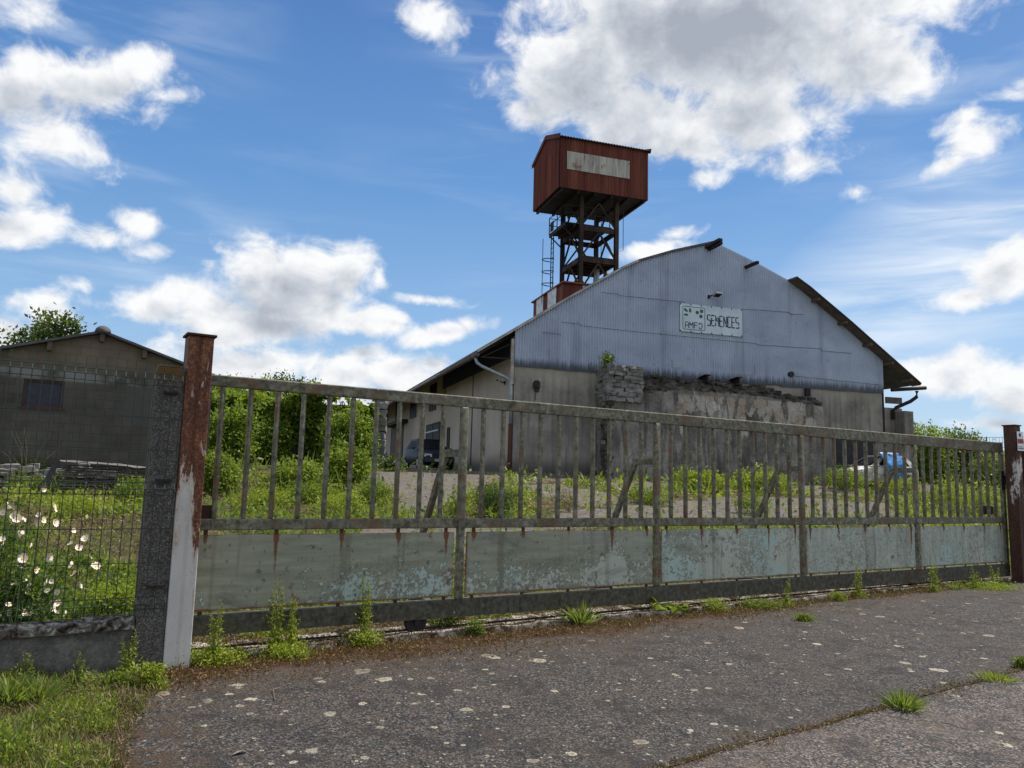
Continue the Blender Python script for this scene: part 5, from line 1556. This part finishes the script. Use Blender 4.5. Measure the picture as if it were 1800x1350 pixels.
tree('bright green tree leaning out beside the white gate post', bs, px_lumps([(378, 712, 38, 40, 3), (398, 692, 28, 24, 2), (360, 735, 34, 44, 2), (366, 684, 24, 18, 1)], 36, bs), 6000, .16, M['ivy'], .16, GT)

# ivy over the wall
t = thing('ivy', 'thick bright ivy spilling over the yard wall left of the pillar', 'climbing plant', frame=IV)
n = 42000
u = rng.uniform(-.25, 10.5, n)
topz = zt_p - .30 + (fbm(u * .7, 0, 0, 4, 91) - .4) * 1.7 + .25 * (fbm(u * 3, 0, 0, 2, 95) - .5)
r_ = rng.random(n)
z_ = topz * (1 - r_ ** 1.6 * 1.0)
v = .15 + rng.random(n) ** 1.3 * (.3 + 1.5 * np.clip(fbm(u * .9, z_ * .9, 0, 3, 92) - .3, 0, 1))
up_ = rng.random(n) < .35
v = np.where(up_, rng.uniform(-.5, .6, n), v); z_ = np.where(up_, topz + rng.normal(size=n) * .12, z_)
Wp = IV.O[None] + IV.x[None] * u[:, None] + IV.y[None] * v[:, None]; Wp[:, 2] += z_
pr = project(Wp)
hole = in_poly(pr[:, 0] + rng.normal(size=n) * 7, pr[:, 1] + rng.normal(size=n) * 5, [(418, 778), (470, 768), (525, 780), (540, 805), (530, 828), (418, 828)])
keep = ~hole & (fbm(u * 1.6, z_ * 1.6, 0, 3, 93) > .30)
Lp = np.stack([u, v, z_], -1)[keep]
cl = fbm(Lp[:, 0] * 2.2, Lp[:, 2] * 2.2, Lp[:, 1] * 2, 3, 94)
leaves('foliage', Lp, .15 * rng.uniform(.6, 1.4, len(Lp)), M['ivy'], t, np.clip(.25 + (cl - .5) * 1.6 + .35 * rng.random(len(Lp)) + .22 * (Lp[:, 2] / zt_p > .85), 0, 1), aspect=.75, up=-.1)
b = MB()
for k in range(26):
    u0 = rng.uniform(.2, 9); pts = [(u0, .17, -.1)]
    for j in range(5): pts.append((pts[-1][0] + rng.normal() * .25, .17 + rng.random() * .08, (j + 1) * zt_p / 5.3))
    b.tube(pts, .018, 5)
b.build('stems', M['bark'], t)

def bush(label, px, py, wpx, hpx, mat, n, size, name='bush', cat='bush', group=None, stems=10, lumps=7, Y=None, up=.3, asp=.5):
    q = ground_at(px, py) if Y is None else base_at(px, Y)
    k = q[1] / FPX
    t = thing(name, label, cat, q, group=group)
    W_, H_ = wpx * k / 2, hpx * k
    L_ = []
    for i in range(lumps):
        a_ = rng.uniform(0, 2 * math.pi); rr = rng.uniform(0, .6)
        hh = rng.uniform(.35, .85)
        L_.append(((math.cos(a_) * rr * W_, math.sin(a_) * rr * W_, H_ * hh * .62), (W_ * rng.uniform(.35, .6), W_ * rng.uniform(.35, .6), H_ * rng.uniform(.25, .42) * (1.2 - .3 * rr)), 1))
    b = MB()
    for i in range(stems):
        e_ = np.array(L_[i % lumps][0]) + rng.normal(size=3) * np.array([W_, W_, H_]) * .18; e_[2] = max(e_[2], .1)
        b.tube([(rng.normal() * W_ * .1, rng.normal() * W_ * .1, -.05), (e_[0] * .4, e_[1] * .4, e_[2] * .6), tuple(e_)], [.02 * k * 60 / 1.0 * .3, .012 * k * 20, .004 * k * 20], 5)
    b.build('stems', M['twig'] if mat in (M['dark'], M['ivy']) else M['stem'], t)
    crown(t, L_, n, size, mat, 'foliage', up=up, aspect=asp)
    return t
GI = 'tall bushes before the ivy wall'
bush('tall leafy bush hanging over the left side of the block pillar', 612, 835, 100, 128, M['ivy'], 6500, .13, Y=28.6, group=GI, lumps=14)
bush('tall bright bush filling the space beside the white gate post', 395, 835, 110, 140, M['ivy'], 7500, .13, Y=27, group=GI, lumps=14)
bush('tall bush between the bright one and the hollow in the ivy', 462, 835, 90, 106, M['ivy'], 5200, .13, Y=29, group=GI, lumps=12)
GB = 'hedge bushes by the right eave'
bush('bright leafy bush directly behind the concrete pier', 1634, 840, 105, 128, M['ivy'], 8000, .15, Y=38, group=GB, lumps=12)
bush('dark rounded bush between the bright bush and the mesh fence', 1692, 840, 120, 112, M['tree'], 9000, .15, Y=39, group=GB, lumps=14)
bush('low green bush standing under the right end of the gate rail', 1735, 860, 130, 60, M['tree'], 3500, .14, Y=36, group=GB, lumps=10)
GS = 'shrubs growing in the yard'
for lab, px, py, w_, h_, mt, n_, sz in (
        ('low bright mound of weeds behind the second and third gate bars', 460, 892, 120, 40, 'bright', 2600, .055),
        ('pale green weed mound behind the middle of the first gate section', 585, 905, 120, 46, 'bright', 3000, .055),
        ('weed mound at the edge of the grey path behind the first section', 655, 885, 90, 44, 'weed', 2400, .06),
        ('darker weed mound in front of the bramble bush', 545, 882, 110, 40, 'weed', 2600, .065),
        ('broad leaved clump just behind the plinth near the concrete post', 205, 1078, 130, 62, 'bright', 2600, .040),
        ('dark weed clump behind the mesh between the roses and concrete post', 225, 880, 90, 46, 'weed', 2200, .055),
        ('low bright clump in the middle of the mesh fence view', 120, 905, 130, 40, 'bright', 2400, .05),
        ('green clump left of the plank stack', 75, 862, 110, 34, 'weed', 2200, .06),
        ('tall grassy clump behind the last gate section', 1660, 895, 110, 62, 'bright', 3000, .075),
        ('bright weed clump behind the padlock end of the gate', 1735, 905, 90, 60, 'bright', 2600, .07),
        ('green clump behind the third gate prop', 1330, 905, 80, 44, 'weed', 2000, .06),
        ('lone green clump right of the grey slab', 1130, 885, 90, 30, 'weed', 1700, .065)):
    bush(lab, px, py, w_, h_, M[mt], n_, sz, group=GS, lumps=11, up=.6, asp=.42)
bush('dark green dense shrub behind the gate in front of the shed corner', 868, 907, 105, 66, M['dark'], 5200, .060, group=GS, lumps=12, up=.9, asp=.35)
bush('tall green bush behind the first gate bars beside the white post', 385, 870, 90, 92, M['weed'], 5200, .085, group=GS, lumps=11)
bush('leafy bush at the foot of the block pillar', 612, 862, 95, 90, M['ivy'], 4200, .11, group=GS, lumps=11)
bush('bramble bush in front of the dark hollow in the ivy wall', 520, 868, 150, 66, M['weed'], 4600, .10, group=GS, lumps=12)
bush('small bush against the brown door of the shed', 690, 828, 24, 26, M['dark'], 900, .12, group=GS, lumps=6)
bush('bramble growing over the planks by the block house', 175, 842, 80, 34, M['weed'], 2600, .065, group=GS, lumps=9)
bush('reddish dry bramble at the left of the block house wall', 40, 850, 130, 60, M['weed'], 3400, .065, group=GS, lumps=10)
bush('spiky reddish dock standing beside the dark shrub', 1000, 900, 46, 42, M['seed'], 900, .05, group=GS, lumps=6, up=1.5, asp=.25)
bush('brownish weed clump at the foot of the first gate prop', 800, 912, 50, 60, M['weed'], 1500, .055, group=GS, lumps=7, up=1.0, asp=.3)
bush('lush green weed clump against the plaster of the ruined wall', 1235, 862, 120, 42, M['bright'], 3600, .10, group=GS, lumps=11)
bush('tall weed clump below the right part of the ruined wall', 1340, 866, 120, 50, M['bright'], 3600, .10, group=GS, lumps=11)
bush('weed clump growing over the hood of the white abandoned car', 1480, 850, 140, 46, M['weed'], 4200, .08, group=GS, lumps=14, Y=31.2)
bush('weed clump before the tail of the white abandoned car', 1575, 852, 90, 34, M['bright'], 2600, .08, group=GS, lumps=10, Y=31.0)
bush('small green plant sprouting on top of the stone pillar', 1081, 842, 34, 30, M['weed'], 500, .10, group=GS, lumps=5, Y=28.9)
pl_ = bpy.data.objects[sorted([o.name for o in bpy.data.objects if o.name.startswith('bush')])[-1]]
for o in COL.objects:
    if o.get('label') == 'small green plant sprouting on top of the stone pillar':
        w_ = BLD.w(pu0 + .25, VF + .45, zt2 - .05); o.location = tuple(w_); o.name = 'wall_plant'

# ground cover of the yard: nobody could count it
N0 = 150000
px = rng.uniform(-120, 1900, N0); py = rng.uniform(822, 1140, N0)
P, ok = ground_many(px, py); px, py = px[ok], py[ok]
d_ = (P - GATE.O) @ GATE.y
Bd = (P - BLD.O) @ BLD.y; Bu = (P - BLD.O) @ BLD.x
inside = (Bd > -.15) & (Bu > -.1) & (Bu < 18.9)
Hd = (P - HOUSE.O) @ HOUSE.y; Hu = (P - HOUSE.O) @ HOUSE.x
inside |= (Hd > 0) & (Hu < 2.5)
jx = (fbm(P[:, 0] * 1.3, P[:, 1] * 1.3, 0, 3, 21) - .5) * 60; jy = (fbm(P[:, 0] * 1.3, P[:, 1] * 1.3, 0, 3, 22) - .5) * 16
bare_ = np.zeros(len(P), bool)
for Q_ in BARE: bare_ |= in_poly(px + jx, py + jy, Q_)
cn = fbm(P[:, 0] * .5, P[:, 1] * .5, 0, 4, 101); fn = fbm(P[:, 0] * 2.1, P[:, 1] * 2.1, 0, 3, 102)
keep = (d_ > .72) & ~inside & (~bare_ | (rng.random(len(P)) < .11)) & (d_ < 40)
keep &= ~((fn < .43) & (rng.random(len(P)) < .72))
P, px, py, cn, fn, d_, Bd = [a[keep] for a in (P, px, py, cn, fn, d_, Bd)]
dist = P[:, 1]
hgt = .03 + 1.25 * np.clip(cn - .42, 0, .5) + .75 * np.clip(fn - .45, 0, 1)
hgt += .22 * sstep(px, 1560, 1680) + .25 * sstep(-Bd, 3.5, .5) * (px > 1100) * (px < 1460)
hgt *= np.where(d_ < 1.6, .35, 1.0) * np.where((d_ < 6.5) & (px > 640), .5, 1.0)
hgt *= np.where(px < 330, .75, 1)
P = P.copy(); P[:, 2] += hgt * rng.random(len(P)) ** 1.2
cl3 = fbm(P[:, 0] * 3.1, P[:, 1] * 3.1, 0, 2, 106)
tint = np.clip(-.12 + .9 * (cn - .25) + 1.6 * (cl3 - .4) + .5 * rng.random(len(P)), 0, 1)
dry = (fbm(P[:, 0] * .9, P[:, 1] * .9, 0, 3, 103) > .585) | (in_poly(px, py, [(70, 940), (245, 905), (262, 965), (60, 1000)]) & (rng.random(len(P)) < .75))
sz = dist * .0062 * rng.uniform(.55, 1.4, len(P))
isgr = rng.random(len(P)) < .13
brt = (fbm(P[:, 0] * .8 + 9, P[:, 1] * .8, 0, 3, 104) > .585)
k_ = ~dry & ~isgr & ~brt
leaves('weeds', P[k_], sz[k_], M['weed'], kind='stuff', tint=tint[k_], aspect=.5, up=.5)
k_ = ~dry & ~isgr & brt
leaves('bright_weeds', P[k_], sz[k_], M['bright'], kind='stuff', tint=tint[k_] * .8, aspect=.5, up=.5)
k_ = ~dry & isgr
leaves('yard_grass', P[k_], sz[k_] * 2.4, M['grass'], kind='stuff', tint=tint[k_], aspect=.10, up=1.6, spread=.6)
k_ = dry
leaves('dry_grass', P[k_] - np.array([0, 0, .5]) * (hgt[k_] * .8)[:, None], sz[k_] * 1.3, M['litter'], kind='stuff', aspect=.14, up=.15, spread=1.0)

# roadside verge, bottom left
n = 46000
px = rng.uniform(-60, 330, n); py = rng.uniform(1180, 1400, n)
ins = in_poly(px + rng.normal(size=n) * 10, py + rng.normal(size=n) * 5, [(-60, 1185), (240, 1190), (275, 1205), (250, 1250), (222, 1300), (205, 1400), (-60, 1400)])
P, ok = ground_many(px[ins], py[ins]); px, py = px[ins][ok], py[ins][ok]
cn = fbm(P[:, 0] * 3, P[:, 1] * 3, 0, 3, 111); fn = fbm(P[:, 0] * 9, P[:, 1] * 9, 0, 3, 112)
P[:, 2] += .005 + (.02 + .30 * np.clip(cn - .40, 0, 1)) * rng.random(len(P))
kind_ = np.where((px > 205) & (py > 1215) & (rng.random(len(P)) < .75), 0, 1)
kind_ = np.where((kind_ == 0) | (cn + .4 * (rng.random(len(P)) - .5) < .52), 0, np.where(rng.random(len(P)) < .5, 1, 2))
for kk, nm, mt, s_, asp, up in ((0, 'verge_straw', 'litter', .045, .12, .15), (1, 'verge_grass', 'grass', .055, .12, 1.0), (2, 'verge_weeds', 'bright', .022, .6, .5)):
    k_ = kind_ == kk
    leaves(nm, P[k_], s_ * rng.uniform(.5, 1.4, k_.sum()), M[mt], kind='stuff', aspect=asp, up=up)
# brown moss and litter along the sill
n = 42000
u = rng.random(n) ** 1.35 * 12.5 - .25; v = .17 - np.abs(rng.normal(size=n)) * np.interp(u, [0, 3, 6, 9, 13], [.30, .30, .22, .11, .05]) * 1.25
v = np.where(rng.random(n) < .20, rng.uniform(.24, .75, n), v)
ok = (fbm(u * 2.2, v * 5, 0, 4, 121) > .42) | (v > -.02)
u, v = u[ok], v[ok]
Pm = GATE.O[None] + GATE.x[None] * u[:, None] + GATE.y[None] * v[:, None]
Pm[:, 2] = np.where(v > .13, .05, .004) + rng.random(len(u)) * .02
leaves('moss', Pm, .024 * rng.uniform(.5, 1.7, len(u)), M['moss'], kind='stuff', aspect=.3, up=.3)

# moss and grit along the crack between driveway and road
n = 5200
u = rng.uniform(1.5, 9, n); v = crack_y(u) + (fbm(u * 3.0, 3.1, 0, 3, 31) - .5) * .07 + rng.normal(size=n) * .022 * (1 + 2.5 * (fbm(u * 1.4, 0, 0, 2, 141) > .55))
Pm = GATE.O[None] + GATE.x[None] * u[:, None] + GATE.y[None] * v[:, None]; Pm[:, 2] = .004 + rng.random(n) * .012
leaves('crack_moss', Pm, .020 * rng.uniform(.5, 1.5, n), M['moss'], kind='stuff', aspect=.3, up=.3)

# wild roses behind the mesh fence
def rose_mesh(seed):
    r2 = np.random.default_rng(seed); vs, fs = [], []
    for k in range(5):
        a = 2 * math.pi * k / 5 + r2.normal() * .08; ca, sa = math.cos(a), math.sin(a); cup = r2.uniform(.15, .6)
        L_ = r2.uniform(.040, .050); w_ = r2.uniform(.022, .028)
        pts = [(.006, 0, 0), (L_ * .55, -w_, L_ * cup * .45), (L_ * .98, -w_ * .55, L_ * cup), (L_ * .90, 0, L_ * cup * .85), (L_ * .98, w_ * .55, L_ * cup * 1.05), (L_ * .55, w_, L_ * cup * .5)]
        k0 = len(vs); vs += [(x * ca - y * sa, x * sa + y * ca, z) for x, y, z in pts]
        fs += [(k0, k0 + 1, k0 + 2, k0 + 3), (k0, k0 + 3, k0 + 4, k0 + 5)]
    return vs, fs
variants = []
for s_ in range(5):
    vs, fs = rose_mesh(s_); b = MB(); b.add(vs, fs)
    me = bpy.data.meshes.new('blossom'); 
    np_ = len(fs)
    bb = MB(); bb.add(vs, fs); bb.tube([(0, 0, .0), (0, 0, .012)], [.007, .009], 7)
    me.from_pydata(bb.v, [], bb.f); me.materials.append(M['petal']); me.materials.append(M['pistil'])
    me.polygons.foreach_set('material_index', [0] * np_ + [1] * (len(bb.f) - np_))
    variants.append(me)
def rose_bush(label, flowers, v0, v1, base, lumps, n, size, fscale):
    t = thing('rose_bush', label, 'rose bush', base, group='wild roses')
    bp = np.array(base); ends_ = []
    for i, (px, py) in enumerate(flowers):
        w_ = on_plane(px, py, GATE.O + GATE.y * rng.uniform(v0, v1), GATE.y)
        o = bpy.data.objects.new('blossom', variants[i % 5]); COL.objects.link(o); o.parent = t
        o.location = tuple(w_ - bp)
        to = Vector((-w_[0] * .5 + rng.normal() * 3.2, -w_[1] * .30 + rng.normal() * 2.4, 1.6 + rng.uniform(-1.4, 1.8)))
        o.rotation_euler = to.to_track_quat('Z', 'Y').to_euler(); s_ = fscale * rng.uniform(.45, .85); o.scale = (s_, s_, s_)
        ends_.append(w_ - bp)
    b = MB()
    for e_ in ends_:
        s_ = np.array([e_[0] * .3 + rng.normal() * .12, e_[1] * .4 + rng.normal() * .1, -.02]); m_ = (s_ + e_) / 2 + rng.normal(size=3) * .06
        b.tube([tuple(s_), tuple(m_), tuple(e_)], [.005 * fscale, .0035 * fscale, .002 * fscale], 5)
    b.build('stems', M['stem'], t)
    crown(t, lumps, n, size, M['rose'], 'foliage', aspect=.6)
    return t
FL = [(77, 861), (12, 886), (22, 894), (6, 901), (69, 905), (76, 915), (41, 914), (96, 919), (34, 935), (40, 940), (129, 933), (150, 947), (125, 956), (56, 960), (4, 948), (158, 979), (168, 996), (63, 1003), (44, 1016), (37, 1000), (10, 1038), (50, 1046), (140, 1030), (160, 1022), (15, 1064), (13, 1077), (95, 1076), (116, 1080), (52, 1078), (37, 984), (130, 1010), (-20, 930), (-25, 1000)]
bq = GATE.w(-1.25, .62, 0); bq[2] = float(gz(bq[0], bq[1]))
gl_ = lambda u, v, z: tuple(GATE.x * (u + 1.25) + GATE.y * (v - .62) + np.array([0, 0, z]))
FL += [(rng.uniform(-10, 150), rng.uniform(880, 1085)) for k in range(22)]
FL = [p_ for p_ in FL if p_[0] < 120 or p_[1] > 925]
rose_bush('wild rose bush with white blossoms right behind the green mesh', FL, .30, .60, bq, [(gl_(-1.25, .75, .5), (.42, .28, .5), 3), (gl_(-1.0, .7, .35), (.3, .25, .35), 1.5), (gl_(-1.55, .8, .7), (.35, .28, .45), 2), (gl_(-1.3, .75, .95), (.22, .2, .2), .7), (gl_(-1.9, .8, .8), (.4, .3, .6), 2)], 9500, .040, 1.0)
F2 = [(218, 786), (224, 794), (237, 795), (242, 785), (256, 786), (270, 778), (262, 797), (208, 790), (216, 822), (230, 800)]
qb = ground_at(240, 850)
k = qb[1] / FPX
vb = float((qb - GATE.O) @ GATE.y)
rose_bush('distant rose bush with small white blossoms beside the concrete fence post', F2, vb - .35, vb - .1, qb, [((0, 0, 25 * k), (32 * k, 25 * k, 28 * k), 3), ((18 * k, 0, 45 * k), (18 * k, 15 * k, 20 * k), 2), ((-25 * k, 0, 15 * k), (20 * k, 20 * k, 18 * k), 1)], 3000, .055, 1.3)
# bare dry canes against the house wall
t = thing('dry_shrub', 'bare grey canes of a dead shrub against the block house wall', 'dead shrub', HOUSE.w(-1.2, -.9, gh(-1.2, -.9)), HOUSE.rz)
b = MB()
for k in range(9):
    e_ = (rng.uniform(-.9, .9), rng.uniform(-.1, .4), rng.uniform(.8, 1.5)); b.tube([(rng.normal() * .1, 0, 0), (e_[0] * .45, e_[1] * .4, e_[2] * .65), e_], [.005, .0035, .002], 5)
b.build('canes', M['twig'], t)

# weeds along the sill and in the cracks, each a plant of its own
def stem_leaves(h, n, spread, size):
    stems, P, S, D = [], [], [], []
    for k in range(n):
        a_ = rng.uniform(0, 2 * math.pi); lean = rng.uniform(.05, .25) * spread
        hh = h * rng.uniform(.65, 1.0); b0 = np.array([math.cos(a_), math.sin(a_), 0]) * spread * .12 * rng.random()
        e_ = b0 + np.array([math.cos(a_) * lean, math.sin(a_) * lean, hh]); m_ = (b0 + e_) / 2 + rng.normal(size=3) * h * .03
        stems.append([tuple(b0), tuple(m_), tuple(e_)])
        for j in range(max(8, int(hh / .0030))):
            f_ = rng.uniform(.08, 1.0); c_ = (b0 * (1 - f_) + m_ * f_) * (1 - f_) + (m_ * (1 - f_) + e_ * f_) * f_
            P.append(c_); c_ = c_ + unit(rng.normal(size=(1, 3)))[0] * abs(rng.normal()) * .055 * (1.15 - f_); P[-1] = c_; S.append(size * (1.35 - .8 * f_) * rng.uniform(.6, 1.2))
    return stems, np.array(P), np.array(S)
def weed(label, px, py, hpx, style, mat='weed', name='weed', wpx=40, cat='weed', q=None):
    if q is None: q = ground_at(px, py)
    yl = float((q - GATE.O) @ GATE.y)
    if .13 < yl < .7: q = q + np.array([0, 0, .045])
    k = q[1] / FPX; h = hpx * k; w_ = wpx * k
    t = thing(name, label, cat, q, group='weeds at the gate and kerb')
    if style == 'tall':
        st, P, S = stem_leaves(h, max(3, int(wpx / 11)), w_ * .9, .032)
        b = MB()
        for s_ in st: b.tube(s_, [.0035, .0025, .0012], 5)
        b.build('stems', M['stem'], t)
        leaves('foliage', P, S, M[mat], t, aspect=.42, up=.5)
        for s_ in st:
            n = 26
            leaves('seed_head', np.array(s_[2]) + rng.normal(size=(n, 3)) * np.array([.010, .010, .04]) - np.array([0, 0, .05]), .016 * rng.uniform(.6, 1.3, n), M['seed'], t, aspect=.35, up=.8)
        n = 260
        Pb = np.stack([rng.normal(size=n) * w_ * .28, rng.normal(size=n) * w_ * .28, rng.random(n) * h * .16], -1)
        leaves('base_leaves', Pb, .022 * rng.uniform(.6, 1.3, n), M[mat], t, aspect=.5, up=.4)
    elif style == 'mat':
        n = int(500 + 14 * wpx)
        Pb = np.stack([rng.normal(size=n) * w_ * .24, rng.normal(size=n) * w_ * .14, rng.random(n) ** 1.5 * h], -1)
        leaves('foliage', Pb, .020 * rng.uniform(.6, 1.4, n), M[mat], t, aspect=.6, up=.5)
        b = MB()
        for j in range(8): b.tube([(0, 0, 0), tuple(Pb[j] * .6), tuple(Pb[j])], [.002, .0015, .001], 4)
        b.build('stems', M['stem'], t)
    elif style == 'tuft':
        n = int(60 + 2.2 * wpx)
        Pb = np.stack([rng.normal(size=n) * w_ * .14, rng.normal(size=n) * w_ * .12, np.zeros(n)], -1)
        D = np.stack([Pb[:, 0] / (w_ * .25), Pb[:, 1] / (w_ * .25), np.full(n, .9)], -1)
        leaves('blades', Pb, h * rng.uniform(.5, 1.15, n), M[mat], t, aspect=.07, up=.0, D=D, spread=.22, droop=.12)
    elif style == 'broad':
        n = 16
        Pb = np.stack([rng.normal(size=n) * w_ * .08, rng.normal(size=n) * w_ * .08, rng.random(n) * h * .45], -1)
        D = np.stack([np.cos(np.arange(n) * 2.4), np.sin(np.arange(n) * 2.4), np.full(n, .55)], -1)
        leaves('leaves', Pb, w_ * .38 * rng.uniform(.6, 1.1, n), M[mat], t, aspect=.42, D=D, up=0, spread=.15, droop=.15)
        b = MB(); b.tube([(0, 0, 0), (.005, 0, h * .3), (0, .004, h * .5)], [.004, .003, .002], 5); b.build('stem', M['stem'], t)
    return t
W = weed
W('tall thin weed nearest the white gate post with a leafy foot', 378, 1168, 100, 'tall', 'bright', wpx=46)
W('low creeping green weed at the foot of the nearest tall weed', 375, 1168, 26, 'mat', 'bright', wpx=110)
W('small weed touching the foot of the white gate post', 322, 1160, 45, 'tall', 'bright', wpx=28)
W('tallest weed before the first gate panel', 483, 1152, 128, 'tall', 'bright', wpx=44)
W('tall reddish tipped weed twinned with the tallest one', 517, 1148, 118, 'tall', 'bright', wpx=44)
W('low leafy mat below the two tall twin weeds', 505, 1158, 22, 'mat', 'bright', wpx=80)
W('slender tall weed before the right half of the first panel', 640, 1134, 120, 'tall', 'bright', wpx=34)
W('yellowish low mat at the foot of the slender tall weed', 638, 1136, 24, 'mat', 'bright', wpx=66)
W('dark green short clump under the second gate upright', 785, 1110, 32, 'mat', 'weed', wpx=55)
W('very small green clump right of the dark short clump', 836, 1118, 24, 'mat', 'weed', wpx=30)
W('upright green grass tuft before the second panel', 1020, 1098, 44, 'tuft', 'grass', 'grass_tuft', 34, 'grass tuft')
W('broad leaved seedling with reddish top below the third upright', 1142, 1078, 42, 'broad', 'bright', wpx=70)
W('flat broad dandelion like rosette right of the reddish seedling', 1185, 1082, 26, 'broad', 'weed', wpx=80)
W('small pale leafy weed under the third panel', 1255, 1076, 22, 'mat', 'bright', wpx=44)
W('low green mat spreading under the third panel', 1335, 1070, 16, 'mat', 'weed', wpx=80)
W('dense bushy upright weed at the fourth upright', 1381, 1066, 48, 'tall', 'bright', wpx=34)
W('tiny flat weed alone on the asphalt below the bushy weed', 1414, 1091, 10, 'mat', 'weed', wpx=32)
W('small yellow green weed left of the single tall stem', 1473, 1056, 14, 'mat', 'bright', wpx=28)
W('single tall leafy stem before the fourth panel', 1508, 1050, 58, 'tall', 'bright', wpx=26)
W('thin tall weed before the fifth upright', 1641, 1040, 52, 'tall', 'bright', wpx=22)
W('low grassy clump right of the thin tall weed', 1682, 1036, 16, 'tuft', 'grass', 'grass_tuft', 34, 'grass tuft')
W('feathery weed before the last gate panel', 1714, 1034, 36, 'tall', 'bright', wpx=24)
W('straggly weed at the foot of the brown white patched post', 1752, 1032, 40, 'tall', 'bright', wpx=40)
W('mat of weeds between the last weeds and the brown post', 1745, 1036, 12, 'mat', 'bright', wpx=90)
W('dark green grass tuft growing in the asphalt crack', 1588, 1246, 38, 'tuft', 'grass', 'grass_tuft', 62, 'grass tuft')
W('pale flattened grass tuft in the crack at the right', 1752, 1196, 18, 'tuft', 'bright', 'grass_tuft', 80, 'grass tuft')
W('little green weed in the crack at the picture edge', 1796, 1174, 16, 'mat', 'weed', wpx=26)
W('yellow green round spurge at the foot of the concrete post', 263, 1210, 40, 'mat', 'bright', wpx=52)
W('green leafy weed at the plinth left of the concrete post', 205, 1212, 26, 'mat', 'weed', wpx=60)
W('tall wispy weed standing against the plinth near the post', 222, 1190, 76, 'tall', 'bright', wpx=40)
W('long bladed grass tuft at the plinth near the left edge', 66, 1236, 52, 'tuft', 'grass', 'grass_tuft', 70, 'grass tuft')
W('grass tuft at the plinth cut by the left picture edge', 14, 1240, 60, 'tuft', 'grass', 'grass_tuft', 66, 'grass tuft')
W('tall seeding weed between the two plinth grass tufts', 45, 1222, 70, 'tall', 'grass', wpx=24)
W('small grass tuft alone in the verge', 50, 1286, 42, 'tuft', 'grass', 'grass_tuft', 44, 'grass tuft')
W('thin weed stems at the middle of the plinth', 138, 1212, 62, 'tall', 'grass', wpx=22)
# litter on the asphalt
def stick(label, pts, r_, name='twig'):
    b = MB(); b.tube([tuple(ground_at(*p) + np.array([0, 0, .006 + .012 * (i == 1)])) for i, p in enumerate(pts)], r_, 5)
    o = b.build(name, M['twig'], smooth=True); tag(o, label, name)
stick('thin curved dry twig on the asphalt before the first panel', [(492, 1210), (480, 1216), (483, 1232)], .0025)
stick('straight dry stalk on the asphalt at the bottom left', [(362, 1297), (354, 1304), (346, 1310)], .0025)
def dead_leaf(label, px, py, s_):
    q = ground_at(px, py); b = MB()
    b.add([(0, 0, .004), (.4 * s_, .25 * s_, .02), (s_, .1 * s_, .006), (.5 * s_, -.22 * s_, .012), (.2 * s_, .05 * s_, .016)], [(0, 4, 1), (4, 2, 1), (4, 3, 2), (0, 3, 4)])
    o = b.build('dead_leaf', M['planks']); o.location = tuple(q); o.rotation_euler = (0, 0, rng.uniform(0, 6)); tag(o, label, 'leaf')
dead_leaf('curled brown dead leaf on the asphalt at the bottom left', 434, 1322, .09)
dead_leaf('brown dead leaf on the asphalt below the fifth upright', 1646, 1078, .10)
